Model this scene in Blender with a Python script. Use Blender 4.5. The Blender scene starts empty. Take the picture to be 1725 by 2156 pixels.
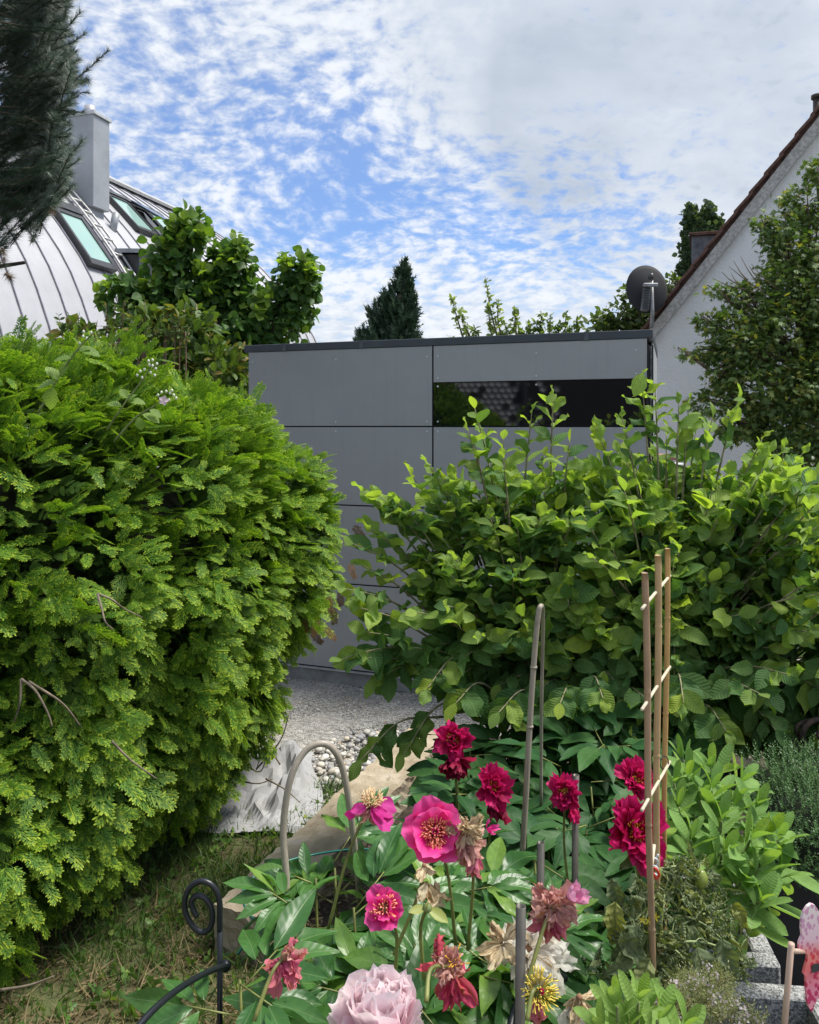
import bpy, bmesh, math, random
import numpy as np
from mathutils import Matrix, Vector
C = bpy.context.scene.collection
sc = bpy.context.scene
rng = np.random.default_rng(7)
random.seed(7)
R = math.radians
EYE = 1.92
# ------------------------------------------------------------ camera
cam = bpy.data.cameras.new('camera'); camo = bpy.data.objects.new('camera', cam); C.objects.link(camo)
camo.location = (0, 0, EYE); camo.rotation_euler = (R(90), 0, 0)
cam.sensor_fit = 'HORIZONTAL'; cam.sensor_width = 36; cam.lens = 36*1727/1725
cam.shift_y = -180/1725; cam.clip_start = 0.05; cam.clip_end = 2000
sc.camera = camo
sc.view_settings.view_transform = 'Standard'; sc.view_settings.look = 'None'
sc.view_settings.exposure = 0.84; sc.view_settings.gamma = 1; sc.view_settings.use_curve_mapping = False
SUN_AZ, SUN_EL = 82.0, 62.0          # degrees right of the view direction, above the horizon
# ------------------------------------------------------------ node helpers
class NT:
    def __init__(s, tree): s.t = tree; s.n = tree.nodes; s.l = tree.links
    def new(s, typ, **kw):
        n = s.n.new(typ)
        for k, v in kw.items():
            if k.startswith('i_'): s.put(n.inputs[k[2:].replace('_', ' ')], v)
            else: setattr(n, k, v)
        return n
    def put(s, sock, v):
        if isinstance(v, bpy.types.NodeSocket): s.l.new(v, sock)
        elif isinstance(v, bpy.types.Node): s.l.new(v.outputs[0], sock)
        elif isinstance(v, tuple) and len(v) == 3 and sock.type == 'RGBA': sock.default_value = (*v, 1)
        else: sock.default_value = v
    def m(s, op, a, b=None, c=None, clamp=False):
        n = s.n.new('ShaderNodeMath'); n.operation = op; n.use_clamp = clamp
        s.put(n.inputs[0], a)
        if b is not None: s.put(n.inputs[1], b)
        if c is not None: s.put(n.inputs[2], c)
        return n.outputs[0]
    def vm(s, op, a, b=None, out=0):
        n = s.n.new('ShaderNodeVectorMath'); n.operation = op
        s.put(n.inputs[0], a)
        if b is not None: s.put(n.inputs[1], b)
        return n.outputs[out]
    def ramp(s, fac, stops, interp='LINEAR'):
        n = s.n.new('ShaderNodeValToRGB'); n.color_ramp.interpolation = interp
        e = n.color_ramp.elements
        while len(e) < len(stops): e.new(0.5)
        for k, (p, c) in enumerate(stops):
            e[k].position = p; e[k].color = (*c, 1) if isinstance(c, tuple) else (c, c, c, 1)
        s.put(n.inputs[0], fac); return n.outputs[0]
    def mix(s, f, a, b, mode='MIX'):
        n = s.n.new('ShaderNodeMix'); n.data_type = 'RGBA'; n.blend_type = mode
        s.put(n.inputs[0], f); s.put(n.inputs[6], a); s.put(n.inputs[7], b); return n.outputs[2]
    def noise(s, vec, scale, detail=3, rough=0.5, dist=0.0):
        n = s.n.new('ShaderNodeTexNoise'); n.inputs['Scale'].default_value = scale
        n.inputs['Detail'].default_value = detail; n.inputs['Roughness'].default_value = rough
        n.inputs['Distortion'].default_value = dist
        if vec is not None: s.put(n.inputs['Vector'], vec)
        return n.outputs[0]
    def maprange(s, v, a, b, c=0.0, d=1.0, smooth=False):
        n = s.n.new('ShaderNodeMapRange'); n.interpolation_type = 'SMOOTHSTEP' if smooth else 'LINEAR'
        s.put(n.inputs[0], v)
        for k, x in enumerate((a, b, c, d)): n.inputs[k+1].default_value = x
        return n.outputs[0]
# ------------------------------------------------------------ world: blue sky with altocumulus
w = bpy.data.worlds.new('World'); sc.world = w; w.use_nodes = True
t = NT(w.node_tree); t.n.clear()
sky = t.new('ShaderNodeTexSky', sky_type='NISHITA', sun_disc=False)
sky.sun_elevation = R(SUN_EL); sky.sun_rotation = R(SUN_AZ); sky.air_density = 1.0; sky.dust_density = 0.6; sky.ozone_density = 2.0
tc = t.new('ShaderNodeTexCoord'); dvec = t.vm('NORMALIZE', tc.outputs['Generated'])
sx = t.new('ShaderNodeSeparateXYZ'); t.put(sx.inputs[0], dvec)
zz = t.m('ADD', t.m('MAXIMUM', sx.outputs[2], 0.0), 0.34)
cb = t.new('ShaderNodeCombineXYZ'); t.put(cb.inputs[0], t.m('DIVIDE', sx.outputs[0], zz)); t.put(cb.inputs[1], t.m('DIVIDE', sx.outputs[1], zz))
pv = cb.outputs[0]
wn = t.new('ShaderNodeTexNoise'); wn.inputs['Scale'].default_value = 1.2; wn.inputs['Detail'].default_value = 2; t.put(wn.inputs['Vector'], pv)
pvw = t.vm('ADD', pv, t.vm('MULTIPLY', t.vm('SUBTRACT', wn.outputs['Color'], (0.5, 0.5, 0.5)), (0.28, 0.28, 0.0)))
n_big = t.noise(t.vm('ADD', pvw, (3.1, 1.7, 0)), 1.1, 3, 0.5)
n_mid = t.noise(pvw, 3.6, 4, 0.55)
n_cell = t.noise(t.vm('MULTIPLY', pvw, (1.0, 1.1, 1)), 21.0, 4, 0.58, 0.2)
n_fine = t.noise(pvw, 60.0, 3, 0.6)
def blob(u, v, width):          # 0..1 bump around a direction of the sky
    d = Vector(((u-862.5)/1727, 1, (898-v)/1727)).normalized()
    dp = t.vm('DOT_PRODUCT', dvec, tuple(d), out=1)
    return t.maprange(dp, math.cos(R(width)), 1.0, 0, 1, True)
gap = t.m('ADD', t.m('ADD', t.m('MULTIPLY', blob(420, 300, 14), 0.7), t.m('MULTIPLY', blob(800, 420, 13), 1.15)), t.m('MULTIPLY', blob(1180, 480, 9), 1.7))
gap = t.m('SUBTRACT', gap, t.m('ADD', t.m('MULTIPLY', blob(330, 80, 13), 0.55), t.m('MULTIPLY', blob(480, 540, 9), 0.7)))
full = t.m('ADD', t.m('MULTIPLY', blob(1450, 160, 22), 1.4), t.m('MULTIPLY', blob(800, 20, 14), 0.6))
cov = t.m('ADD', t.m('MULTIPLY', n_big, 0.55), t.m('MULTIPLY', n_mid, 0.45))
cov = t.m('ADD', cov, t.m('MULTIPLY', full, 0.15)); cov = t.m('SUBTRACT', cov, t.m('MULTIPLY', gap, 0.125))
cov = t.m('ADD', cov, t.m('ADD', t.m('MULTIPLY', t.m('SUBTRACT', n_cell, 0.5), 1.05), t.m('MULTIPLY', t.m('SUBTRACT', n_fine, 0.5), 0.25)))
low = t.maprange(sx.outputs[2], 0.08, 0.24, 1, 0, True)
cov = t.m('ADD', cov, t.m('MULTIPLY', low, 0.20))
cloud = t.maprange(cov, 0.25, 0.66, 0.30, 0.97, True)
thick = t.maprange(t.m('ADD', t.m('MULTIPLY', n_mid, 0.5), t.m('ADD', t.m('MULTIPLY', n_big, 0.35), t.m('MULTIPLY', t.m('SUBTRACT', n_cell, 0.5), 0.30))), 0.36, 0.62, 0, 1, True)
greyb = t.m('ADD', t.m('MULTIPLY', blob(1400, 250, 13), 1.9), t.m('ADD', t.m('MULTIPLY', blob(1150, 100, 12), 0.60), 0.05), clamp=True)
greym = t.m('MULTIPLY', greyb, t.m('ADD', t.m('MULTIPLY', thick, 0.95), 0.15), clamp=True)
shade = t.maprange(t.m('ADD', t.m('MULTIPLY', n_cell, 0.6), t.m('MULTIPLY', n_mid, 0.4)), 0.40, 0.62, 0, 1, True)
ccol = t.mix(greym, t.mix(shade, (3.4, 3.7, 4.15), (4.45, 4.62, 4.85)), t.mix(shade, (1.75, 2.1, 2.6), (2.35, 2.7, 3.2)))
blue = t.mix(1.0, sky.outputs[0], (0.15, 0.47, 0.84), 'MULTIPLY')
blue = t.mix(low, blue, t.mix(0.5, blue, (3.4, 4.4, 5.6)))
bg = t.new('ShaderNodeBackground'); bg.inputs[1].default_value = 0.12
t.put(bg.inputs[0], t.mix(cloud, blue, ccol))
wo = t.new('ShaderNodeOutputWorld'); t.l.new(bg.outputs[0], wo.inputs[0])
w.cycles.sampling_method = 'MANUAL'; w.cycles.sample_map_resolution = 512
# ------------------------------------------------------------ sun behind thin cloud
sl = bpy.data.lights.new('sun', 'SUN'); so = bpy.data.objects.new('sun', sl); C.objects.link(so)
sl.energy = 3.0; sl.angle = R(20); sl.color = (1.0, 0.95, 0.86)
sd = Vector((math.sin(R(SUN_AZ))*math.cos(R(SUN_EL)), math.cos(R(SUN_AZ))*math.cos(R(SUN_EL)), math.sin(R(SUN_EL))))
so.rotation_euler = sd.to_track_quat('Z', 'Y').to_euler(); so.location = sd*60
sc.cycles.max_bounces = 6; sc.cycles.diffuse_bounces = 3; sc.cycles.glossy_bounces = 3; sc.cycles.transmission_bounces = 4; sc.cycles.transparent_max_bounces = 6
sc.cycles.caustics_reflective = False; sc.cycles.caustics_refractive = False
# ------------------------------------------------------------ geometry helpers
def P(u, v, Y): return Vector(((u-862.5)/1727*Y, Y, EYE-(v-898)/1727*Y))
def nrm(a): a = np.asarray(a, float); return a/np.maximum(np.linalg.norm(a, axis=-1, keepdims=True), 1e-9)
WL = {}                                   # world position of each object's origin
def wl(o): return WL[o.name] if o is not None else Vector((0, 0, 0))
def tag(o, label=None, cat=None, group=None, kind=None):
    if label: o['label'] = label
    if cat: o['category'] = cat
    if group: o['group'] = group
    if kind: o['kind'] = kind
    return o
def empty(name, loc, label, cat, group=None):
    o = bpy.data.objects.new(name, None); C.objects.link(o); o.location = loc; o.empty_display_size = 0.1
    WL[o.name] = Vector(loc); return tag(o, label, cat, group)
def link(name, me, parent=None, org=(0, 0, 0)):
    o = bpy.data.objects.new(name, me); C.objects.link(o)
    org = Vector(org); WL[o.name] = org
    if parent: o.parent = parent
    o.location = org - wl(parent); return o
def make_mesh(name, V, loops, starts, mats, UV=None, smooth=True, mi=None):
    me = bpy.data.meshes.new(name)
    V = np.ascontiguousarray(V, dtype=np.float32); loops = np.asarray(loops, np.int32); starts = np.asarray(starts, np.int32)
    me.vertices.add(len(V)); me.vertices.foreach_set('co', V.ravel())
    me.loops.add(len(loops)); me.loops.foreach_set('vertex_index', loops)
    me.polygons.add(len(starts)); me.polygons.foreach_set('loop_start', starts)
    if mi is not None: me.polygons.foreach_set('material_index', np.asarray(mi, np.int32))
    if UV is not None:
        l = me.uv_layers.new(name='UVMap'); l.data.foreach_set('uv', np.ascontiguousarray(np.asarray(UV, np.float32)[loops]).ravel())
    me.update(calc_edges=True); me.validate()
    me.polygons.foreach_set('use_smooth', np.full(len(me.polygons), smooth))
    for m in (mats if isinstance(mats, (list, tuple)) else [mats]): me.materials.append(m)
    return me
class T:                                   # a template piece: verts, faces, uvs
    def __init__(s, V, F, UV=None, MI=None):
        s.V = np.asarray(V, float).reshape(-1, 3); s.F = F
        s.UV = np.asarray(UV, float) if UV is not None else np.zeros((len(s.V), 2))
        s.loops = np.array([i for f in F for i in f], np.int64); s.lens = np.array([len(f) for f in F], np.int64)
        s.starts = np.concatenate([[0], np.cumsum(s.lens)[:-1]]).astype(np.int64); s.MI = MI
    def mesh(s, name, mats, smooth=True): return make_mesh(name, s.V, s.loops, s.starts, mats, s.UV, smooth, s.MI)
def merge(ts):
    V = []; F = []; U = []; n = 0
    for q in ts:
        V.append(q.V); U.append(q.UV); F += [tuple(i+n for i in f) for f in q.F]; n += len(q.V)
    return T(np.concatenate(V), F, np.concatenate(U))
def xf(q, M):
    M = np.array(M); return T(q.V@M[:3, :3].T+M[:3, 3], q.F, q.UV)
def bake(temps, Ms, which, org):
    Vs = []; Ls = []; Ss = []; Us = []; nv = 0; nl = 0
    for k, q in enumerate(temps):
        sel = Ms[which == k]
        if len(sel) == 0: continue
        v = np.einsum('nij,vj->nvi', sel[:, :3, :3], q.V)+sel[:, None, :3, 3]-np.array(org)
        n = len(sel); a = len(q.V)
        Vs.append(v.reshape(-1, 3)); Us.append(np.tile(q.UV, (n, 1)))
        Ls.append((q.loops[None]+(np.arange(n)*a)[:, None]).ravel()+nv)
        Ss.append((q.starts[None]+(np.arange(n)*len(q.loops))[:, None]).ravel()+nl)
        nv += n*a; nl += n*len(q.loops)
    return np.concatenate(Vs), np.concatenate(Ls), np.concatenate(Ss), np.concatenate(Us)
def stuff(name, temps, Ms, mats, parent=None, which=None, smooth=True, label=None, org=None):
    if which is None: which = rng.integers(0, len(temps), len(Ms))
    org = Vector(org) if org is not None else wl(parent)
    V, L, S, U = bake(temps, Ms, which, org)
    o = link(name, make_mesh(name, V, L, S, mats, U, smooth), parent, org)
    return tag(o, label, kind='stuff')
def frames(pos, D, N, scale):
    pos = np.asarray(pos, float); n = len(pos)
    D = nrm(D); N = np.asarray(N, float); N = nrm(N-D*(N*D).sum(-1, keepdims=True)); X = np.cross(D, N)
    s = np.broadcast_to(np.asarray(scale, float).reshape(-1, 1) if np.ndim(scale) < 2 else scale, (n, 1) if np.ndim(scale) < 2 else (n, 3))
    if s.shape[1] == 1: s = np.repeat(s, 3, 1)
    M = np.zeros((n, 4, 4)); M[:, :3, 0] = X*s[:, :1]; M[:, :3, 1] = D*s[:, 1:2]; M[:, :3, 2] = N*s[:, 2:3]; M[:, :3, 3] = pos; M[:, 3, 3] = 1
    return M
def pieces(name, stuffname, temps, Ms, mat, parent, nparts=300, cell=22, big=None):
    """the pieces that show largest become objects of their own, the rest one part of kind stuff"""
    n = len(Ms); which = rng.integers(0, len(temps), n)
    cen = Ms[:, :3, 3]+Ms[:, :3, 1]*0.5
    y = cen[:, 1]; u = 862.5+1727*cen[:, 0]/np.maximum(y, .1); v = 898-1727*(cen[:, 2]-EYE)/np.maximum(y, .1)
    inside = (u > 0) & (u < 1725) & (v > 0) & (v < 2156) & (y > .3)
    key = np.where(inside, (u//cell)*1000+(v//cell), -1)
    rank = np.full(n, 99); order = np.argsort(y); seen = {}
    for i in order:
        if key[i] < 0: continue
        seen[key[i]] = seen.get(key[i], 0)+1; rank[i] = seen[key[i]]
    size = np.linalg.norm(Ms[:, :3, 1], axis=1)/np.maximum(y, .1)
    sel = np.argsort(rank*10-size*20)[:nparts]; sel = sel[rank[sel] < 99]
    mes = [q.mesh(name, mat) for q in temps]; po = wl(parent)
    for i in sel:
        o = bpy.data.objects.new(name, mes[which[i]]); C.objects.link(o); o.parent = parent
        M = Matrix(Ms[i].tolist()); M.translation -= po; o.matrix_local = M
    rest = np.ones(n, bool); rest[sel] = False
    if rest.sum(): stuff(stuffname, temps, Ms[rest], mat, parent, which[rest])
def spline(pts, n=24):
    p = np.asarray([tuple(q) for q in pts], float)
    if len(p) == 2: return p[0]+(p[1]-p[0])*np.linspace(0, 1, n)[:, None]
    q = np.vstack([2*p[0]-p[1], p, 2*p[-1]-p[-2]]); out = []
    segs = len(p)-1
    for tt in np.linspace(0, segs, n):
        i = min(int(tt), segs-1); f = tt-i; a, b, c, d = q[i:i+4]
        out.append(.5*((2*b)+(-a+c)*f+(2*a-5*b+4*c-d)*f*f+(-a+3*b-3*c+d)*f**3))
    return np.array(out)
def tube(pts, r, sides=8, cap=True):
    p = np.asarray([tuple(q) for q in pts], float); n = len(p)
    r = np.interp(np.linspace(0, 1, n), np.linspace(0, 1, len(r)), r) if np.ndim(r) else np.full(n, r)
    tn = nrm(np.gradient(p, axis=0)); up = np.array([0, 0, 1.0]) if abs(tn[0][2]) < .9 else np.array([1.0, 0, 0])
    a = nrm(np.cross(tn[0], up)); V = []; U = []
    for i in range(n):
        a = nrm(a-tn[i]*np.dot(a, tn[i])); b = np.cross(tn[i], a)
        for k in range(sides):
            th = 2*math.pi*k/sides; V.append(p[i]+r[i]*(a*math.cos(th)+b*math.sin(th))); U.append((k/sides, i/(n-1)))
    F = [(i*sides+k, i*sides+(k+1) % sides, (i+1)*sides+(k+1) % sides, (i+1)*sides+k) for i in range(n-1) for k in range(sides)]
    if cap: F += [tuple(range(sides))[::-1], tuple((n-1)*sides+k for k in range(sides))]
    return T(V, F, U)
def part(name, q, mat, parent=None, smooth=True, label=None, org=None, kind=None):
    org = Vector(q.V.mean(0)) if org is None else Vector(org)
    o = link(name, T(q.V-np.array(org), q.F, q.UV, q.MI).mesh(name, mat, smooth), parent, org)
    return tag(o, label, kind=kind)
def box(c, s, bev=0.0, M=None, seg=1):
    bm = bmesh.new(); bmesh.ops.create_cube(bm, size=1)
    for v in bm.verts: v.co = Vector((v.co.x*s[0], v.co.y*s[1], v.co.z*s[2]))
    if bev: bmesh.ops.bevel(bm, geom=bm.edges[:], offset=bev, segments=seg, profile=.5, affect='EDGES')
    V = [v.co+Vector(c) for v in bm.verts]; F = [tuple(v.index for v in f.verts) for f in bm.faces]; bm.free()
    if M is not None: V = [M@v for v in V]
    V = np.array([tuple(v) for v in V]); return T(V, F, V[:, :2]*1.0)
def prism(outline, th, M):                 # outline in local xy, thickness along z
    n = len(outline); V = [(x, y, 0) for x, y in outline]+[(x, y, th) for x, y in outline]
    F = [tuple(range(n))[::-1], tuple(range(n, 2*n))]+[(i, (i+1) % n, n+(i+1) % n, n+i) for i in range(n)]
    return xf(T(V, F, [(x, y) for x, y, z in V]), M)
def ico(sub=1):
    bm = bmesh.new(); bmesh.ops.create_icosphere(bm, subdivisions=sub, radius=1)
    q = T([tuple(v.co) for v in bm.verts], [tuple(v.index for v in f.verts) for f in bm.faces]); bm.free(); return q
def rand_dirs(n): return nrm(rng.normal(size=(n, 3)))
# ------------------------------------------------------------ materials
def M0(name):
    m = bpy.data.materials.new(name); m.use_nodes = True; t = NT(m.node_tree)
    b = t.n['Principled BSDF']; return m, t, b, t.n['Material Output']
def plain(name, col, rough=.6, metal=0, spec=.5, var=.12, nscale=8, bump=0, bscale=60, col2=None, coord='Object'):
    m, t, b, out = M0(name); tc = t.new('ShaderNodeTexCoord').outputs[coord]
    nz = t.noise(tc, nscale, 5, .6)
    c2 = col2 or tuple(c*(1-2*var) for c in col)
    t.put(b.inputs['Base Color'], t.mix(t.maprange(nz, .35, .65), c2, tuple(min(1, c*(1+var)) for c in col)))
    b.inputs['Roughness'].default_value = rough; b.inputs['Metallic'].default_value = metal; b.inputs['Specular IOR Level'].default_value = spec
    if bump:
        bp = t.new('ShaderNodeBump'); bp.inputs['Strength'].default_value = 1; bp.inputs['Distance'].default_value = bump
        t.put(bp.inputs['Height'], t.noise(tc, bscale, 6, .65)); t.put(b.inputs['Normal'], bp.outputs[0])
    return m
def leafmat(name, c1, c2, cyoung=None, trans=.35, rough=.45, veins=9, slope=3.5, bump=.0015, rib=(.25, .38, .12), spec=.4, back=1.25, tipc=None, young_frac=.15, patches=None, vline=.14):
    """c1..c2: range of the leaf's own colour; cyoung: colour of the young leaves among them"""
    m, t, b, out = M0(name)
    geo = t.new('ShaderNodeNewGeometry'); oi = t.new('ShaderNodeObjectInfo')
    r = t.m('FRACT', t.m('ADD', geo.outputs['Random Per Island'], oi.outputs['Random']))
    r2 = t.m('FRACT', t.m('MULTIPLY', r, 7.31))
    col = t.mix(r, c1, c2)
    if cyoung: col = t.mix(t.maprange(r2, 1-young_frac-.06, 1-young_frac+.06), col, cyoung)
    if veins:
        blot = t.noise(t.new('ShaderNodeTexCoord').outputs['Object'], 7 if trans > .9 else 6, 5, .7); col = t.mix(t.maprange(blot, .40, .70, 0, .45), col, tuple(c*.55 for c in c1))
    uv = t.new('ShaderNodeUVMap'); s = t.new('ShaderNodeSeparateXYZ'); t.put(s.inputs[0], uv.outputs[0])
    ax = t.m('ABSOLUTE', t.m('SUBTRACT', s.outputs[0], .5))
    if tipc: col = t.mix(t.maprange(s.outputs[1], .50, 1.0), col, tipc)
    if patches:
        pn = t.noise(t.new('ShaderNodeTexCoord').outputs['Object'], 30, 4, .6); col = t.mix(t.maprange(pn, .52, .62), col, patches)
    ribm = t.maprange(ax, .0, .035, 1, 0, True)
    if veins:
        ph = t.m('SUBTRACT', t.m('MULTIPLY', s.outputs[1], veins*6.283), t.m('MULTIPLY', ax, slope*6.283))
        vn = t.m('SINE', ph); line = t.maprange(vn, .80, 1.0, 0, vline)
        h = t.m('ADD', t.m('MULTIPLY', t.m('MULTIPLY', vn, .5), t.maprange(ax, 0, .12)), t.m('MULTIPLY', ribm, -1.0))
        bp = t.new('ShaderNodeBump'); bp.inputs['Strength'].default_value = .8; bp.inputs['Distance'].default_value = bump
        t.put(bp.inputs['Height'], h); t.put(b.inputs['Normal'], bp.outputs[0])
        col = t.mix(t.m('MAXIMUM', t.m('MULTIPLY', ribm, .5), line), col, rib)
    colb = t.mix(.35, col, tuple(min(.6, c*back+.03) for c in c2))
    colf = t.mix(geo.outputs['Backfacing'], col, colb)
    t.put(b.inputs['Base Color'], colf); b.inputs['Roughness'].default_value = rough; b.inputs['Specular IOR Level'].default_value = spec
    tr = t.new('ShaderNodeBsdfTranslucent'); t.put(tr.inputs[0], t.mix(1.0, colf, (1.7, 1.75, .55), 'MULTIPLY'))
    if veins: t.l.new(bp.outputs[0], tr.inputs['Normal'])
    mx = t.new('ShaderNodeMixShader'); mx.inputs[0].default_value = trans
    t.l.new(b.outputs[0], mx.inputs[1]); t.l.new(tr.outputs[0], mx.inputs[2]); t.l.new(mx.outputs[0], out.inputs[0])
    return m
def petalmat(name, c1, c2, edge=None, base=None, trans=.4, rough=.5, streak=.25, brown=None, bt=(.45, .58)):
    m, t, b, out = M0(name)
    geo = t.new('ShaderNodeNewGeometry'); oi = t.new('ShaderNodeObjectInfo')
    r = t.m('FRACT', t.m('ADD', geo.outputs['Random Per Island'], oi.outputs['Random']))
    col = t.mix(r, c1, c2)
    uv = t.new('ShaderNodeUVMap'); s = t.new('ShaderNodeSeparateXYZ'); t.put(s.inputs[0], uv.outputs[0])
    cb = t.new('ShaderNodeCombineXYZ'); t.put(cb.inputs[0], t.m('MULTIPLY', s.outputs[0], 22.)); t.put(cb.inputs[1], t.m('MULTIPLY', s.outputs[1], 1.6)); t.put(cb.inputs[2], t.m('MULTIPLY', r, 30.))
    st = t.noise(cb.outputs[0], 1.0, 3, .6)
    col = t.mix(t.maprange(st, .45, .7, 0, streak), col, tuple(c*.55 for c in c1))
    if edge: col = t.mix(t.maprange(s.outputs[1], .55, 1.0, 0, .9), col, edge)
    if base: col = t.mix(t.maprange(s.outputs[1], .0, .4, .9, 0), col, base)
    if brown:
        bn = t.noise(cb.outputs[0], .35, 3, .6); col = t.mix(t.maprange(bn, *bt), col, brown)
    t.put(b.inputs['Base Color'], col); b.inputs['Roughness'].default_value = rough; b.inputs['Specular IOR Level'].default_value = .25
    bp = t.new('ShaderNodeBump'); bp.inputs['Distance'].default_value = .0012; t.put(bp.inputs['Height'], st); t.put(b.inputs['Normal'], bp.outputs[0])
    tr = t.new('ShaderNodeBsdfTranslucent'); t.put(tr.inputs[0], col)
    mx = t.new('ShaderNodeMixShader'); mx.inputs[0].default_value = trans
    t.l.new(b.outputs[0], mx.inputs[1]); t.l.new(tr.outputs[0], mx.inputs[2]); t.l.new(mx.outputs[0], out.inputs[0])
    return m
BARK = plain('bark', (.16, .125, .09), .85, var=.35, nscale=14, bump=.004, bscale=50)
TWIG = plain('twig_bark', (.20, .16, .11), .8, var=.3, nscale=20)
GREENSTEM = plain('green_stem', (.17, .22, .07), .55, var=.3, nscale=15)
SOIL = plain('soil', (.075, .055, .038), .95, var=.4, nscale=12, bump=.02, bscale=40)
# ------------------------------------------------------------ leaf shapes (length along +y, normal +z)
def leaf(L=1, W=.6, k=6, wide=.45, tip=1.0, fold=.12, curl=-.18, serr=0, seed=0, stalk=.0, wave=0, cols=2, round_=.8):
    rs = np.random.default_rng(seed); V = []; U = []; F = []; n = k+1; c = cols
    for i in range(n):
        y = i/k
        e = math.log(.5)/math.log(wide); prof = math.sin(math.pi*min(max(y, 0), 1)**e)**round_ if 0 < y < 1 else 0
        prof = max(prof, .03)
        wv = W/2*prof*(1+(serr*(1 if i % 2 else -1) if 0 < i < k else 0))
        for j in range(-c, c+1):
            a = j/c
            V.append((a*wv+wave*.3*math.sin(y*6+seed)*W*.1, stalk+y*L, fold*abs(a)*W*prof+curl*y*y*L+wave*W*.12*math.sin(y*9+a*2+seed)*abs(a))); U.append((.5+a*.5*prof, y))
    for i in range(k):
        for j in range(2*c): q = i*(2*c+1)+j; F.append((q, q+1, q+2*c+2, q+2*c+1))
    if stalk:
        b = len(V); r = W*.02
        V += [(-r, 0, 0), (r, 0, 0), (r, stalk, 0), (-r, stalk, 0)]; U += [(.5, 0)]*4; F.append((b, b+1, b+2, b+3))
    return T(V, F, U)
def maple_leaf(seed=0):
    pts = []
    lob = [(-150, .45), (-118, .28), (-80, .85), (-58, .42), (-42, .9), (-20, .48), (0, 1.1), (20, .48), (42, .9), (58, .42), (80, .85), (118, .28), (150, .45)]
    V = [(0, .25, 0)]; U = [(.5, .3)]
    for a, r in lob:
        x = math.sin(R(a))*r*.5; y = .35+math.cos(R(a))*r*.55; V.append((x, y, -.12*r*r+.04*math.sin(a+seed))); U.append((.5+x, max(0, min(1, y))))
    return T(V, [(0, i, i+1) for i in range(1, 13)], U)
# ------------------------------------------------------------ ground
def sheet(name, poly, z, mat, kind='structure', n=1):
    V = np.array([(x, y, z) for x, y in poly]); return part(name, T(V, [tuple(range(len(poly)))], V[:, :2]), mat, kind=kind, org=(0, 0, 0))
GROUNDM = plain('turf_soil', (.055, .065, .028), .95, var=.4, nscale=3, bump=.01, bscale=30, col2=(.05, .04, .025))
g = part('ground', T([(-400, -400, -.02), (400, -400, -.02), (400, 600, -.02), (-400, 600, -.02)], [(0, 1, 2, 3)]), GROUNDM, kind='structure', org=(0, 0, 0))
def gravel_mat():
    m, t, b, out = M0('gravel'); tc = t.new('ShaderNodeTexCoord').outputs['Object']
    vo = t.new('ShaderNodeTexVoronoi'); vo.inputs['Scale'].default_value = 75; t.put(vo.inputs['Vector'], tc)
    sep = t.new('ShaderNodeSeparateXYZ'); t.put(sep.inputs[0], vo.outputs['Color'])
    col = t.ramp(sep.outputs[0], [(0, (.20, .195, .18)), (.4, (.33, .32, .30)), (.75, (.45, .435, .41)), (1, (.58, .56, .52))])
    big = t.noise(tc, 1.6, 4, .6); col = t.mix(t.maprange(big, .45, .7, 0, .5), col, (.38, .34, .28))
    t.put(b.inputs['Base Color'], col); b.inputs['Roughness'].default_value = .9
    bp = t.new('ShaderNodeBump'); bp.inputs['Distance'].default_value = .012
    t.put(bp.inputs['Height'], t.m('ADD', t.m('MULTIPLY', vo.outputs['Distance'], -1.0), t.m('MULTIPLY', t.noise(tc, 160, 3), .4))); t.put(b.inputs['Normal'], bp.outputs[0]); return m
GRAV = gravel_mat()
# gravel yard, gently uneven
nx, ny = 90, 70; gx = np.linspace(-4.5, 9, nx); gy = np.linspace(3.3, 12, ny); X, Y = np.meshgrid(gx, gy)
Z = .006*np.sin(X*3.1+Y*2)+.005*np.sin(Y*7-X*5)+.004*rng.normal(size=X.shape)-.0
F = [(j*nx+i, j*nx+i+1, (j+1)*nx+i+1, (j+1)*nx+i) for j in range(ny-1) for i in range(nx-1)]
part('gravel_yard', T(np.stack([X, Y, Z], -1).reshape(-1, 3), F), GRAV, kind='structure', org=(0, 0, 0))
# kerb block of rough stone
K0 = Vector((-.70, 2.93, 0)); kd = Vector((.666, 1.64, 0)).normalized(); kn = Vector((kd.y, -kd.x, 0))
KM = Matrix(((kn.x, kd.x, 0, K0.x), (kn.y, kd.y, 0, K0.y), (0, 0, 1, 0), (0, 0, 0, 1)))
# beds and turf (each sheet a few mm above the next)
def kp(a, b): q = KM@Vector((a, b, 0)); return (q.x, q.y)
sheet('soil_bed', [kp(.2, 0.05), kp(.2, 2.2), (3.5, 4.9), (3.5, .3), (-.42, .3), (-.46, 2.8)], .07, SOIL)
LAWN = plain('lawn_soil', (.07, .085, .03), .95, var=.4, nscale=7, bump=.012, bscale=45, col2=(.09, .075, .035))
sheet('lawn', [(-4.5, .3), (-.43, .3), (-.47, 2.85), (-.76, 2.9), kp(-.01, .3), kp(-.01, 1.05), (-.75, 4.35), (-4.5, 4.35)], .035, LAWN)
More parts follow.
